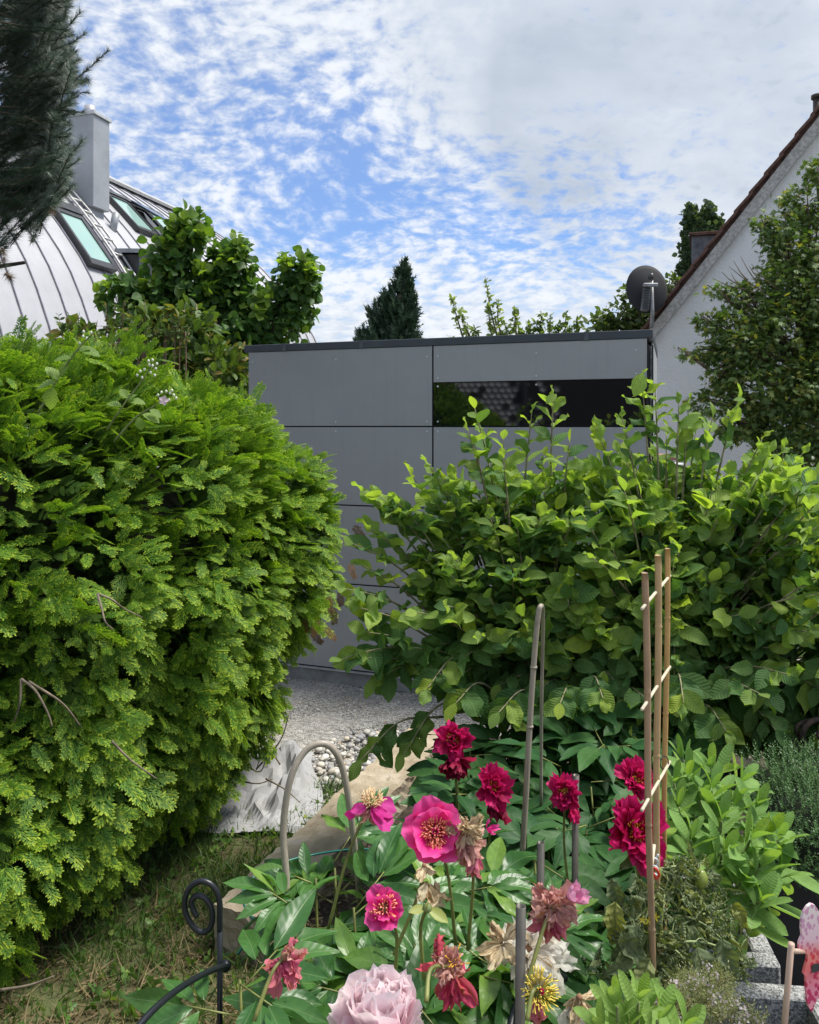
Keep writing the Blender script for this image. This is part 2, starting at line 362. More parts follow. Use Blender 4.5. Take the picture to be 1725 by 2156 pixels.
# ------------------------------------------------------------ stone kerb
def kerb():
    m, t, b, out = M0('rough_stone'); tc = t.new('ShaderNodeTexCoord').outputs['Object']
    col = t.ramp(t.noise(tc, 5, 6, .65), [(.3, (.28, .22, .15)), (.5, (.42, .35, .25)), (.62, (.50, .43, .33)), (.75, (.50, .47, .42))])
    sp = t.noise(tc, 90, 3, .7); col = t.mix(t.maprange(sp, .62, .72), col, (.20, .16, .10))
    t.put(b.inputs['Base Color'], col); b.inputs['Roughness'].default_value = .95
    bp = t.new('ShaderNodeBump'); bp.inputs['Distance'].default_value = .010; t.put(bp.inputs['Height'], t.noise(tc, 22, 8, .7)); t.put(b.inputs['Normal'], bp.outputs[0])
    bm = bmesh.new(); bmesh.ops.create_cube(bm, size=1)
    for v in bm.verts: v.co = Vector((v.co.x*.235+.12, v.co.y*1.85+.925, v.co.z*.22+.10))
    bmesh.ops.subdivide_edges(bm, edges=[e for e in bm.edges if abs((e.verts[0].co-e.verts[1].co).y) > .5], cuts=60, use_grid_fill=True)
    bmesh.ops.subdivide_edges(bm, edges=[e for e in bm.edges if abs((e.verts[0].co-e.verts[1].co).y) < .1 and e.calc_length() > .15], cuts=9, use_grid_fill=True)
    for v in bm.verts: v.co += Vector(rng.normal(size=3)*.0032+Vector((.003*math.sin(v.co.y*11), 0, .003*math.sin(v.co.y*7+v.co.x*20))))
    V = np.array([tuple(KM@v.co) for v in bm.verts]); q = T(V, [tuple(v.index for v in f.verts) for f in bm.faces]); bm.free()
    o = part('stone_kerb', q, m, smooth=False, org=tuple(KM@Vector((0.13, .9, 0))))
    tag(o, 'long rough tan stone kerb block between the gravel and the peony bed', 'kerb')
kerb()
# ------------------------------------------------------------ grey garden shed
PANEL, t, b, out = M0('grey_laminate'); tc = t.new('ShaderNodeTexCoord').outputs['Object']; oi = t.new('ShaderNodeObjectInfo')
st_ = t.noise(t.vm('MULTIPLY', tc, (26, 26, 1.2)), 1, 5, .65); pc = t.mix(t.maprange(t.noise(tc, 2.2, 5, .6), .3, .7), (.33, .34, .352), (.375, .385, .396))
pc = t.mix(t.maprange(st_, .55, .78, 0, .32), pc, (.27, .28, .29)); pc = t.mix(t.m('MULTIPLY', oi.outputs['Random'], .25), pc, (.30, .31, .33)); t.put(b.inputs['Base Color'], pc)
b.inputs['Specular IOR Level'].default_value = .4; t.put(b.inputs['Roughness'], t.maprange(st_, .3, .7, .42, .58))
bp = t.new('ShaderNodeBump'); bp.inputs['Distance'].default_value = .02; bp.inputs['Strength'].default_value = .25; t.put(bp.inputs['Height'], t.noise(tc, 1.3, 2)); t.put(b.inputs['Normal'], bp.outputs[0])
DARK = plain('anthracite_metal', (.055, .066, .078), .45, var=.08, nscale=4)
GAP = plain('black_frame', (.012, .014, .022), .6)
SILV = plain('rivet_metal', (.60, .62, .65), .35, metal=.3)
CONC = plain('concrete', (.27, .28, .285), .9, var=.15, nscale=9, bump=.002, bscale=90)
e = Vector((.938, -.3465, 0)).normalized(); bk = Vector((.50, 1.55, 0)).normalized(); PL = Vector((-1.27, 6.40, 0))
SM = Matrix(((e.x, bk.x, 0, PL.x), (e.y, bk.y, 0, PL.y), (0, 0, 1, 0), (0, 0, 0, 1)))
shed = empty('garden_shed', tuple(SM@Vector((1.51, .8, 0))), 'grey panel-clad garden shed with dark flat roof edge and a black window strip', 'shed')
Wd = 3.03; Dp = 1.63
part('frame', box((Wd/2, Dp/2, 1.28), (Wd-.02, Dp-.02, 2.36), 0, SM), GAP, shed, False)
part('plinth', box((Wd/2-.005, Dp/2-.01, .045), (Wd-.03, Dp, .10), .004, SM), CONC, shed, False)
part('base_strip', box((Wd/2, -.013, .103), (Wd-.01, .02, .012), 0, SM), plain('zinc_strip', (.5, .52, .55), .4, metal=.5), shed, False)
rows = [(.118, .745), (.755, 1.330), (1.340, 1.915), (1.925, 2.495)]
cols_ = [(.022, 1.528), (1.540, 3.008)]
for ci, (a0, a1) in enumerate(cols_):
    for ri, (z0, z1) in enumerate(rows):
        if ci == 1 and ri == 3: z0 = 2.236
        part('panel', box(((a0+a1)/2, -.004, (z0+z1)/2), (a1-a0, .010, z1-z0), .0012, SM), PANEL, shed, False)
GL, t, b, out = M0('black_glass'); b.inputs['Base Color'].default_value = (.004, .005, .007, 1); b.inputs['Roughness'].default_value = .03; b.inputs['IOR'].default_value = 1.95
part('window_pane', box((2.274, -.003, 2.0775), (1.470, .010, .307), .001, SM), GL, shed, False, 'black window strip mirroring the house behind the viewer')
rv = ico(2); rv = T(rv.V*np.array([.0075, .0075, .0075]), rv.F)
def rivet(a, z, y=-.009): part('rivet', T(rv.V*np.array([1, .5, 1])+np.array(SM@Vector((a, y, z))), rv.F), SILV, shed)
for (z0, z1) in rows:
    for a in (.055, .77, 1.49):
        for z in (z0+.03, z1-.075 if z1 > 2.4 else z1-.03): rivet(a, z)
for (z0, z1) in [(.118, .745), (.755, 1.33), (1.34, 1.915), (1.925, 2.236), (2.236, 2.495)]:
    for a in (1.572, 2.28, 2.94):
        for z in (z0+.03, z1-.075 if z1 > 2.4 else z1-.03): rivet(a, z)
part('roof_edge', box((Wd/2, Dp/2, 2.525), (Wd+.03, Dp+.03, .055), .003, SM), DARK, shed, False)
CLIP = plain('edge_joint', (.085, .10, .115), .4)
for a in (.34, .98, 2.62): part('edge_joint', box((a, -.016, 2.5255), (.03, .006, .060), 0, SM), CLIP, shed, False)
WST = plain('white_strip', (.6, .61, .58), .6, var=.25, nscale=30)
part('corner_post', box((Wd+.012, .02, 1.28), (.012, .05, 2.34), .001, SM), GAP, shed, False)
part('side_strip', box((Wd+.004, .16, 1.28), (.012, .16, 2.34), .001, SM), WST, shed, False)
for k, z in enumerate([2.22, 1.6, .9]): part('side_panel', box((Wd+.004, .95, z), (.012, 1.35, .6), .001, SM), PANEL, shed, False)
# ------------------------------------------------------------ house with curved standing-seam roof
ZINC, t, b, out = M0('pale_zinc'); tc = t.new('ShaderNodeTexCoord').outputs['Object']
z1 = t.noise(tc, .9, 5, .6); col = t.mix(t.maprange(z1, .3, .7), (.44, .44, .45), (.54, .54, .56)); b.inputs['Roughness'].default_value = .42; b.inputs['Metallic'].default_value = .25
z2 = t.noise(t.vm('MULTIPLY', tc, (9, 9, .6)), 1.0, 4, .6); col = t.mix(t.maprange(z2, .55, .8, 0, .35), col, (.36, .36, .37)); t.put(b.inputs['Base Color'], col)
bp = t.new('ShaderNodeBump'); bp.inputs['Distance'].default_value = .006; t.put(bp.inputs['Height'], t.noise(tc, 3, 4)); t.put(b.inputs['Normal'], bp.outputs[0])
ZDARK = plain('weathered_seam', (.28, .28, .32), .5, metal=.2)
ZGREY = plain('chimney_zinc', (.36, .38, .40), .42, metal=.25, var=.08, nscale=1.5)
BLK = plain('window_frame_grey', (.05, .052, .055), .4)
GGL, t, b, out = M0('green_tinted_glass'); b.inputs['Base Color'].default_value = (.30, .46, .42, 1); b.inputs['Roughness'].default_value = .05; b.inputs['IOR'].default_value = 1.5
DGL, t, b, out = M0('dark_glass'); b.inputs['Base Color'].default_value = (.03, .04, .045, 1); b.inputs['Roughness'].default_value = .05
YA = 23.6; RA = Vector((-.367*YA, YA, 0)); rd = Vector((.2776, .9607, 0)); rn = Vector((.9607, -.2776, 0))
RS = [0, .5, 1, 1.5, 2, 2.5, 3, 3.5, 4, 4.3, 4.65, 5.0, 5.3, 5.45]; RZ = [7.03, 6.74, 6.41, 6.05, 5.64, 5.15, 4.61, 4.0, 3.32, 2.80, 1.95, .8, -.6, -1.9]
def rz(s): return float(np.interp(abs(s), RS, RZ))
def rp(tt, s, h=0):
    d_ = .02; sl_ = (rz(s+d_)-rz(s-d_))/(2*d_); nn = (rn*(-sl_)+Vector((0, 0, 1))).normalized()
    q = RA+rd*tt+rn*s; q.z = EYE+rz(s); return q+nn*h
vault = empty('vaulted_house', tuple(RA+rd*-4), 'house under a pale curved metal roof with skylights, left behind the trees', 'house')
T0, T1 = -15.3, 5.32
seams = np.arange(T0, T1-.1, .60)
Q = ico(1)
for i, tt in enumerate(seams):             # one sheet-metal tray per bay
    ss = np.linspace(-5.3, 5.45, 44); V = []
    a, b2 = tt+.012, min(tt+.588, T1)
    for s in ss:
        for q in (a, b2): V.append(tuple(rp(q, s)))
    F = [(2*k, 2*k+1, 2*k+3, 2*k+2) for k in range(len(ss)-1)]
    part('roof_tray', T(V, F), ZINC, vault, True)
    part('seam', merge([prism([(-.012, 0), (.012, 0), (.012, .05), (-.012, .05)], .01, Matrix.Identity(4))]) if False else
         T([tuple(rp(tt+o, s, h)) for s in ss for o, h in ((-.009, -.01), (-.009, .032), (.009, .032), (.009, -.01))],
           [(4*k+j, 4*k+j+1, 4*k+j+5, 4*k+j+4) for k in range(len(ss)-1) for j in range(3)]), ZDARK, vault, False)
# ridge cap, gable end, verge
ss = np.linspace(-5.3, 5.45, 40)
G = [tuple(rp(T1, s, -.05)) for s in ss]; G2 = [tuple(rp(T0, s, -.05)) for s in ss]
PLAST = plain('pale_plaster', (.55, .55, .52), .9, var=.08)
part('gable_wall', T(G+G2, [tuple(range(len(G))), tuple(range(len(G), 2*len(G)))[::-1]]), PLAST, vault, False)
part('ridge_cap', T([tuple(rp(tt, s, h)) for tt in (T0, T1+.05) for s, h in ((-.28, .10), (-.26, .16), (0, .2), (.26, .16), (.28, .08))], [(k, k+1, k+6, k+5) for k in range(4)]), plain('ridge_metal', (.45, .45, .45), .5, metal=.2), vault, False)
def skylight(t0, t1, s0, s1, glass, open_=0):
    fr = None
    def q(tt, s, h): return tuple(rp(tt, s, h+open_*(s-s0)/(s1-s0)*.0))
    def slab(a0, a1, b0, b1, h0, h1):
        V = [q(a, s, h) for h in (h0, h1) for a, s in ((a0, b0), (a1, b0), (a1, b1), (a0, b1))]
        return T(V, [(3, 2, 1, 0), (4, 5, 6, 7), (0, 1, 5, 4), (1, 2, 6, 5), (2, 3, 7, 6), (3, 0, 4, 7)])
    f = .07
    fr = part('skylight', merge([slab(t0, t1, s0, s0+f, 0, .14), slab(t0, t1, s1-f, s1, 0, .14), slab(t0, t0+f, s0+f, s1-f, 0, .14), slab(t1-f, t1, s0+f, s1-f, 0, .14), slab(t0-.05, t1+.05, s0-.16, s0-.01, 0, .17)]), BLK, vault, False)
    p_ = slab(t0+f+.002, t1-f-.002, s0+f, s1-f, .02, .11); part('pane', p_, glass, fr, False)
skylight(-6.22, -5.38, 3.16, 4.06, GGL); skylight(-2.85, -2.0, 1.92, 2.85, GGL); skylight(-1.18, -.4, 1.95, 2.85, GGL)
skylight(-1.93, -1.25, 1.95, 2.85, DGL)
# open sash of the middle skylight
a = rp(-1.93, 1.98, .18); b_ = rp(-1.25, 1.98, .18); c_ = rp(-1.25, 2.8, .52); d_ = rp(-1.93, 2.8, .52)
part('open_sash', T([tuple(x) for x in (a, b_, c_, d_)]+[tuple(x+Vector((0, 0, .05))) for x in (a, b_, c_, d_)], [(3, 2, 1, 0), (4, 5, 6, 7), (0, 1, 5, 4), (1, 2, 6, 5), (2, 3, 7, 6), (3, 0, 4, 7)]), DGL, vault, False, 'tilted open skylight sash')
# snow guard rails above the skylights
part('snow_rail', tube([rp(x, 1.72, .12) for x in np.linspace(-2.9, -.3, 8)], .025, 6), ZDARK, vault)
# chimney
ck = rp(-4.59, 2.97); ca = math.atan2(rn.y, rn.x)
CMx = Matrix(((rn.x, rd.x, 0, ck.x), (rn.y, rd.y, 0, ck.y), (0, 0, 1, 0), (0, 0, 0, 1)))
ztop = EYE+(898-238)/1727*ck.y; zb = ck.z-.3
chim = part('chimney', box((-.33, .29, (ztop+zb+.6)/2), (.66, .58, ztop-zb-.6), .01, CMx), ZGREY, vault, False)
part('chimney_cap', box((-.33, .29, ztop+.03), (.74, .66, .09), .01, CMx), plain('cap_metal', (.55, .57, .58), .4, metal=.3), chim, False)
part('flue', tube([CMx@Vector((-.32, .3, ztop+.05)), CMx@Vector((-.32, .3, ztop+.30))], .12, 14), ZINC, chim)
part('chimney_skirt', box((-.62, .29, zb+1.0), (1.0, .5, 1.3), .01, CMx), ZGREY, vault, False)
part('vent_pipe', tube([rp(-4.0, 3.1, -.1), rp(-4.0, 3.1, .05)+Vector((0, 0, .4))], .085, 10), ZGREY, vault)
# roof ladder
LW = plain('ladder_metal', (.50, .50, .49), .5, metal=.3)
for tt in (-5.05, -4.70): part('ladder_rail', tube([rp(tt, s, .10) for s in np.linspace(.2, 4.5, 20)], .028, 5), LW, vault)
tr_ = None
for s in np.arange(.35, 4.45, .26):
    o = part('rung', tube([rp(-5.04, s, .10), rp(-4.71, s, .10)], .03, 5), LW, vault)
part('walkway_sheet', T([tuple(rp(tt, s, .03)) for s in np.linspace(.2, 4.5, 20) for tt in (-5.02, -4.73)], [(2*k, 2*k+1, 2*k+3, 2*k+2) for k in range(19)]), ZDARK, vault)
# dormer canopy
dc = [rp(-4.72, 3.62, .0), rp(-3.3, 3.42, .0)]
out_ = rn*.75+Vector((0, 0, -.05))
V = [tuple(x) for x in (dc[0], dc[1], dc[1]+out_, dc[0]+out_)]; V += [(x, y, z+.09) for x, y, z in V]
part('dormer_roof', T(V, [(3, 2, 1, 0), (4, 5, 6, 7), (0, 1, 5, 4), (1, 2, 6, 5), (2, 3, 7, 6), (3, 0, 4, 7)]), ZGREY, vault, False)
V = [tuple(x+Vector((0, 0, z))-rn*.05) for z in (-.02, -1.2) for x in (dc[0]+rd*.1, dc[1]-rd*.1, dc[1]-rd*.1+out_*.8, dc[0]+rd*.1+out_*.8)]
part('dormer_front', T(V, [(0, 1, 5, 4), (1, 2, 6, 5), (2, 3, 7, 6), (3, 0, 4, 7)]), BLK, vault, False)
part('body_wall', box((0, (T0+T1)/2, -.0), (9.9, T1-T0-.4, .9), 0, Matrix(((rn.x, rd.x, 0, RA.x), (rn.y, rd.y, 0, RA.y), (0, 0, 1, .45), (0, 0, 0, 1)))), PLAST, vault, False)
# ------------------------------------------------------------ white gabled house on the right
STUC = plain('white_stucco', (.80, .81, .82), .92, var=.03, nscale=.8, bump=.014, bscale=26, col2=(.70, .70, .69))
TILE = plain('roof_tile', (.13, .068, .052), .85, var=.35, nscale=6, bump=.004, bscale=30)
ph = R(20); hw = Vector((math.cos(ph), -math.sin(ph), 0)); hr = Vector((math.sin(ph), math.cos(ph), 0))
H0 = P(1368, 698, 12.0)
kx = (1725-862.5)/1727; s1_ = (kx*H0.y-H0.x)/(hw.x-kx*hw.y); yy = H0.y+hw.y*s1_; h1_ = EYE+(898-250)/1727*yy
SL = (h1_-H0.z)/s1_; RUN = 6.2
HM = Matrix(((hw.x, hr.x, 0, H0.x), (hw.y, hr.y, 0, H0.y), (0, 0, 1, 0), (0, 0, 0, 1)))
ghouse = empty('gabled_house', tuple(HM@Vector((RUN, 3, 0))), 'white stuccoed house gable with a dark red tiled roof edge on the right', 'house')
def gz(a): return H0.z+SL*(a if a < RUN else 2*RUN-a)
V = []
ga = [(0, 0), (0, gz(0)), (RUN, gz(RUN)), (2*RUN, gz(0)), (2*RUN, 0)]
for y in (0, 8): V += [tuple(HM@Vector((a, y, z))) for a, z in ga]
part('wall', T(V, [(4, 3, 2, 1, 0), (5, 6, 7, 8, 9), (0, 1, 6, 5), (3, 4, 9, 8)]), STUC, ghouse, False)
for sgn in (0, 1):                          # roof slabs
    A = (-.35, gz(0)-.35*SL) if sgn == 0 else (2*RUN+.35, gz(0)-.35*SL)
    V = [tuple(HM@Vector((a, y, z+dz))) for dz in (.02, .12) for y in (-.05, 8.2) for a, z in (A, (RUN, gz(RUN)))]
    part('roof', T(V, [(0, 1, 3, 2), (4, 6, 7, 5), (0, 4, 5, 1), (2, 3, 7, 6), (0, 2, 6, 4), (1, 5, 7, 3)]), TILE, ghouse, False)
# plaster moulding under the verge and verge tiles one by one
MOLD = plain('flaking_plaster', (.55, .54, .52), .95, var=.0, nscale=22, col2=(.30, .29, .27))
V = [tuple(HM@Vector((a, y, z+dz))) for y in (-.10, -.003) for a, z in ((-.3, gz(0)-.3*SL), (RUN, gz(RUN))) for dz in (-.20, .02)]
part('verge_moulding', T(V, [(0, 2, 3, 1), (4, 5, 7, 6), (0, 1, 5, 4), (2, 6, 7, 3), (1, 3, 7, 5), (0, 4, 6, 2)]), MOLD, ghouse, False)
sa = math.atan(SL); ntile = 34; tl = (RUN+.4)/math.cos(sa)/ntile
for k in range(ntile):
    a = -.38+(k+.5)*tl*math.cos(sa)
    L = HM@Matrix.Translation((a, -.04, gz(a)+.135))@Matrix.Rotation(-sa+R(4), 4, 'Y')
    part('tile', box((0, 0, 0), (tl*1.12, .24, .035), .006, L), TILE, ghouse, False)
# slate-clad dormer on the roof slope
SLATE = plain('slate', (.13, .14, .16), .6, var=.3, nscale=9, bump=.01, bscale=14)
dm = P(1482, 548, 13.6)
dr = part('dormer', box((0, 0, 0), (.36, 1.0, .62), .01, Matrix.Translation(dm)@Matrix.Rotation(-ph, 4, 'Z')), SLATE, ghouse, False)
part('dormer_roof', box((0, 0, .33), (.44, 1.1, .05), .005, Matrix.Translation(dm)@Matrix.Rotation(-ph, 4, 'Z')), TILE, ghouse, False)
cp = P(1722, 240, 11.6)
part('chimney_pot', tube([cp-Vector((0, 0, .3)), cp+Vector((0, 0, .22))], [.06, .06], 12), plain('dark_clay', (.06, .045, .04), .7), ghouse)
part('pot_rim', tube([cp+Vector((0, 0, .22)), cp+Vector((0, 0, .27))], [.085, .085], 12), plain('dark_clay_rim', (.06, .045, .04), .7), ghouse)
# the shuttered window showing through the maple
WN = part('window', box((3.1, -.03, 5.0), (.9, .06, 1.3), .01, HM), plain('brown_wood', (.10, .055, .035), .6), ghouse, False)
part('pane', box((3.1, -.065, 5.0), (.7, .01, 1.1), 0, HM), DGL, WN, False)
# satellite dish seen from behind
dishc = P(1367, 606, 11.6); DISHM = plain('dish_grey', (.022, .023, .027), .8, var=.06, nscale=3)
dish = empty('satellite_dish', tuple(dishc-Vector((0, 0, .8))), 'dark grey satellite dish seen from behind beside the tiled roof edge', 'satellite dish')
V = []; F = []; nr, na = 6, 36
for i in range(nr+1):
    r = i/nr
    for k in range(na):
        th = 2*math.pi*k/na; V.append((r*math.cos(th)*.31, .07*(r*r), r*math.sin(th)*.35))
F = [(i*na+k, i*na+(k+1) % na, (i+1)*na+(k+1) % na, (i+1)*na+k) for i in range(nr) for k in range(na)]
V2 = [(x, y+.008, z) for x, y, z in V]; n0 = len(V)
F2 = [tuple(n0+j for j in f[::-1]) for f in F]+[(nr*na+k, nr*na+(k+1) % na, n0+nr*na+(k+1) % na, n0+nr*na+k) for k in range(na)]
DM = Matrix.Translation(dishc)@Matrix.Rotation(R(8), 4, 'Z')@Matrix.Rotation(R(-6), 4, 'X')
part('reflector', xf(T(V+V2, F+F2), DM), DISHM, dish)
part('mast', tube([P(1372, 590, 11.5), P(1374, 660, 11.5), P(1372, 690, 11.55)], .028, 8), plain('galvanised', (.33, .34, .35), .5, metal=.4), dish)
part('mast_cap', tube([P(1371, 576, 11.48), P(1371, 588, 11.48)], .036, 8), BLK, dish)
part('bracket', box((0, 0, 0), (.10, .09, .36), .012, Matrix.Translation(P(1360, 628, 11.5))@Matrix.Rotation(R(6), 4, 'Y')), plain('bracket_grey', (.15, .16, .17), .5, metal=.3), dish, False)
for k in range(9): part('bracket_rib', box((0, 0, 0), (.105, .012, .010), 0, Matrix.Translation(P(1360, 606+k*5.2, 11.443))@Matrix.Rotation(R(6), 4, 'Y')), BLK, dish, False)
part('clamp', box((0, 0, 0), (.20, .06, .05), .008, Matrix.Translation(P(1370, 600, 11.42))), plain('clamp_grey', (.3, .31, .32), .5, metal=.4), dish, False)
# ------------------------------------------------------------ low wall with clay coping beyond the shed corner
lw = P(1425, 962, 8.2)
lwo = empty('low_wall', (lw.x, lw.y, 0), 'low wall with terracotta coping just right of the shed corner', 'wall')
part('masonry', box((lw.x-.1, lw.y, lw.z/2-.03), (.3, .22, lw.z-.06), .01), STUC, lwo, False)
for k in range(1): part('coping', box((lw.x-.13+k*.235, lw.y, lw.z), (.225, .30, .055), .008), plain('terracotta', (.42, .22, .15), .8, var=.2), lwo, False)
# ------------------------------------------------------------ the house behind the viewer, mirrored in the shed's window
bounce_root = part('bounce_pad', box((0, -3.7, -.01), (9.8, 7.4, .06), 0), SOIL, kind='structure', org=(0, 0, 0))  # unseen base added behind the camera under the bounce slabs
rc = Vector((-4.7, -2.3, 0)); rdir = Vector((.568, .831, 0)).normalized(); rw = Vector((rdir.y, -rdir.x, 0))
RM = Matrix(((rw.x, -rdir.x, 0, rc.x), (rw.y, -rdir.y, 0, rc.y), (0, 0, 1, 0), (0, 0, 0, 1)))
BOUNCE = plain('pale_bounce', (.46, .44, .41), .85, var=.12, nscale=3, bump=.003)  # pale slabs added out of view to bounce light forward
for i in range(12):
    for j in range(9):
        part('bounce_slab', box((-4.4+i*.8, -6.9+j*.8, .03), (.79, .79, .10), .006), BOUNCE, bounce_root, False)
rear = empty('tiled_house', tuple(rc), 'house front with pale hexagonal tiles mirrored in the black shed window', 'house')
part('wall', box((.9, 1.5, 2.0), (7.6, 3, 4.0), .02, RM), plain('dark_boards', (.025, .022, .022), .8), rear, False)
part('corner_post', box((-.95, -.05, 2.6), (.10, .1, 5.2), .01, RM), plain('pale_post', (.5, .5, .48), .6), rear, False)
part('downpipe', tube([RM@Vector((.35, -.07, 0)), RM@Vector((.35, -.07, 5))], .07, 8), BLK, rear)
part('wood_post', tube([RM@Vector((-1.25, -.1, 2.0)), RM@Vector((-1.1, -.1, 3.4))], .05, 8), plain('honey_wood', (.35, .22, .10), .6), rear)
hexs = [(math.cos(R(60*k+30))*.068, math.sin(R(60*k+30))*.068) for k in range(6)]
HT = T([(x, 0, z) for x, z in hexs]+[(x, .01, z) for x, z in hexs], [tuple(range(6))]+[(k, (k+1) % 6, 6+(k+1) % 6, 6+k) for k in range(6)])
Ms = []
for i in range(22):
    for j in range(36):
        x = -.85+i*.124+(j % 2)*.062; z = .8+j*.107
        pr = .10+.75*max(0, min(1, (x+.1)/.9))
        if random.random() < pr or x > 1.0: continue
        Ms.append(np.array(RM@Matrix.Translation((x, -.02, z))))
stuff('hexagonal_tile', [HT], np.array(Ms), plain('pale_tile', (.36, .37, .41), .6), rear)
# ------------------------------------------------------------ generic crowns from blobs: (u, v, Y, ru, rv[, weight])
def blob_points(blobs, n, shell=.55, clump=.0, inframe=False):
    b = np.array([(*q[:5], q[5] if len(q) > 5 else 1) for q in blobs], float)
    wts = b[:, 3]*b[:, 4]*b[:, 5]; wts /= wts.sum(); k = rng.choice(len(b), n, p=wts)
    d = rand_dirs(n); r = shell+(1-shell)*rng.random(n)**.6; r = r*(1+rng.normal(0, .18, n))
    if clump:
        cl = rand_dirs(len(b)*14).reshape(len(b), 14, 3); j = rng.integers(0, 14, n)
        d = nrm(cl[k, j]+rng.normal(0, clump, (n, 3)))
    Yc = b[k, 2]; X = (b[k, 0]-862.5)/1727*Yc; Z = EYE-(b[k, 1]-898)/1727*Yc
    rx = b[k, 3]/1727*Yc; rz_ = b[k, 4]/1727*Yc; ry = np.minimum(rx, rz_)
    p = np.stack([X+d[:, 0]*rx*r, Yc+d[:, 1]*ry*r, Z+d[:, 2]*rz_*r], 1)
    return p, d, np.stack([X, Yc, Z], 1), k
def limbs(base, blobs, r0=.06, mat=None, parent=None, trunk_to=None, sub=3):
    """tapered trunk and limbs that reach into every blob"""
    base = Vector(base); cs = [P(q[0], q[1], q[2]) for q in blobs]
    top = Vector(trunk_to) if trunk_to is not None else sum(cs, Vector())/len(cs)
    tr_ = spline([base, base.lerp(top, .5)+Vector((.05, 0, 0)), top], 14)
    part('trunk', tube(tr_, [r0, r0*.45], 9), mat or BARK, parent)
    tw = []
    for q, c in zip(blobs, cs):
        s = Vector(tr_[int(4+random.random()*8)]); mid = s.lerp(c, .5)+Vector((random.uniform(-.1, .1), random.uniform(-.1, .1), .1*(c-s).length))
        pl = spline([s, mid, c], 9)
        part('limb', tube(pl, [r0*.4, r0*.12], 6), mat or BARK, parent)
        for _ in range(sub):
            r = Vector(rand_dirs(1)[0]); e_ = c+Vector((r.x*q[3], r.y*q[3], abs(r.z)*q[4]))/1727*q[2]*.9
            tw.append(tube(spline([Vector(pl[random.randint(4, 8)]), c.lerp(e_, .5)+Vector((0, 0, .03)), e_], 6), [r0*.10, r0*.03], 4))
    part('twigs', merge(tw), TWIG, parent, kind='stuff')
def leafclouds(parent, blobs, n, temps, size, mat, upw=.6, out=.6, dirup=0., rnd=.5, shell=.5, clump=.35, nparts=300, cell=14, svar=.25, jitter=0):
    p, d, c, k = blob_points(blobs, n, shell, clump); p = p+rng.normal(0, 1, p.shape)*jitter*(rng.random((n, 1))**2)
    N = d*out+np.array([0, 0, upw])+rng.normal(0, rnd, (n, 3)); D = d*.8+np.array([0, 0, dirup])+rng.normal(0, .5, (n, 3))
    Ms = frames(p, D, N, size*(1+rng.normal(0, svar, n)).clip(.4, 1.6))
    pieces('leaf', 'foliage', temps, Ms, mat, parent, nparts, cell)
# ------------------------------------------------------------ hazel-like tree before the vaulted house
HAZ = leafmat('hazel_leaf', (.045, .12, .026), (.10, .21, .045), (.26, .40, .05), trans=.30, rough=.42, bump=.002, young_frac=.10)
hz = [leaf(1, .95, 4, .5, fold=.15, curl=-.2, seed=k, cols=1, round_=.7) for k in range(3)]
HY = leafmat('hazel_young_leaf', (.13, .24, .03), (.24, .36, .05), None, trans=.42, rough=.42)
ht = empty('hazel_tree', (-2.3, 8.2, 0), 'bushy green tree with upright leafy shoots in front of the curved roof', 'tree')
hb = [(390, 520, 8.0, 34, 60), (352, 560, 8.0, 46, 60), (400, 610, 8.1, 62, 70), (470, 590, 8.1, 42, 70), (505, 560, 8.0, 26, 48), (440, 690, 8.0, 90, 80), (335, 640, 8.0, 60, 60),
      (255, 615, 7.9, 42, 32), (290, 660, 7.9, 55, 45), (540, 660, 8.2, 70, 60), (605, 600, 8.2, 24, 55), (640, 590, 8.1, 24, 46), (628, 640, 8.2, 36, 60), (570, 700, 8.2, 70, 45),
      (500, 745, 7.9, 80, 60), (400, 770, 7.8, 100, 60), (470, 820, 7.8, 60, 60), (330, 740, 7.8, 80, 60), (375, 480, 8.0, 22, 28), (410, 475, 8.0, 20, 22)]
limbs((-2.3, 8.3, 0), hb, .09, BARK, ht, tuple(P(420, 640, 8.1)))
for (u0, v0) in [(388, 452), (372, 470), (345, 500), (505, 505), (485, 540), (600, 540), (640, 535), (655, 560), (222, 596), (470, 530), (545, 640), (300, 590), (625, 560), (415, 470)]: hb.append((u0, v0+25, 7.95, 9, 34))
leafclouds(ht, hb, 8500, hz, .078, HAZ, upw=.5, out=.7, dirup=-.25, rnd=.45, shell=.35, clump=.38, cell=15, jitter=.05)
tips = [(390, 462), (372, 470), (352, 505), (505, 518), (600, 550), (640, 545), (655, 565), (224, 600), (470, 545), (330, 590), (420, 560), (560, 620), (545, 650), (300, 600), (440, 600), (606, 545), (380, 500), (425, 488)]
tb = [(u, v+8, 7.85, 13, 14) for u, v in tips]
p, d, c, k = blob_points(tb, 260, .2)
Ms = frames(p, rng.normal(0, .6, (260, 3))+[0, 0, .5], rng.normal(0, .5, (260, 3))+[0, -.3, .8], .085*(1+rng.normal(0, .2, 260)).clip(.5, 1.5))
stuff('young_leaves', hz, Ms, HY, ht)
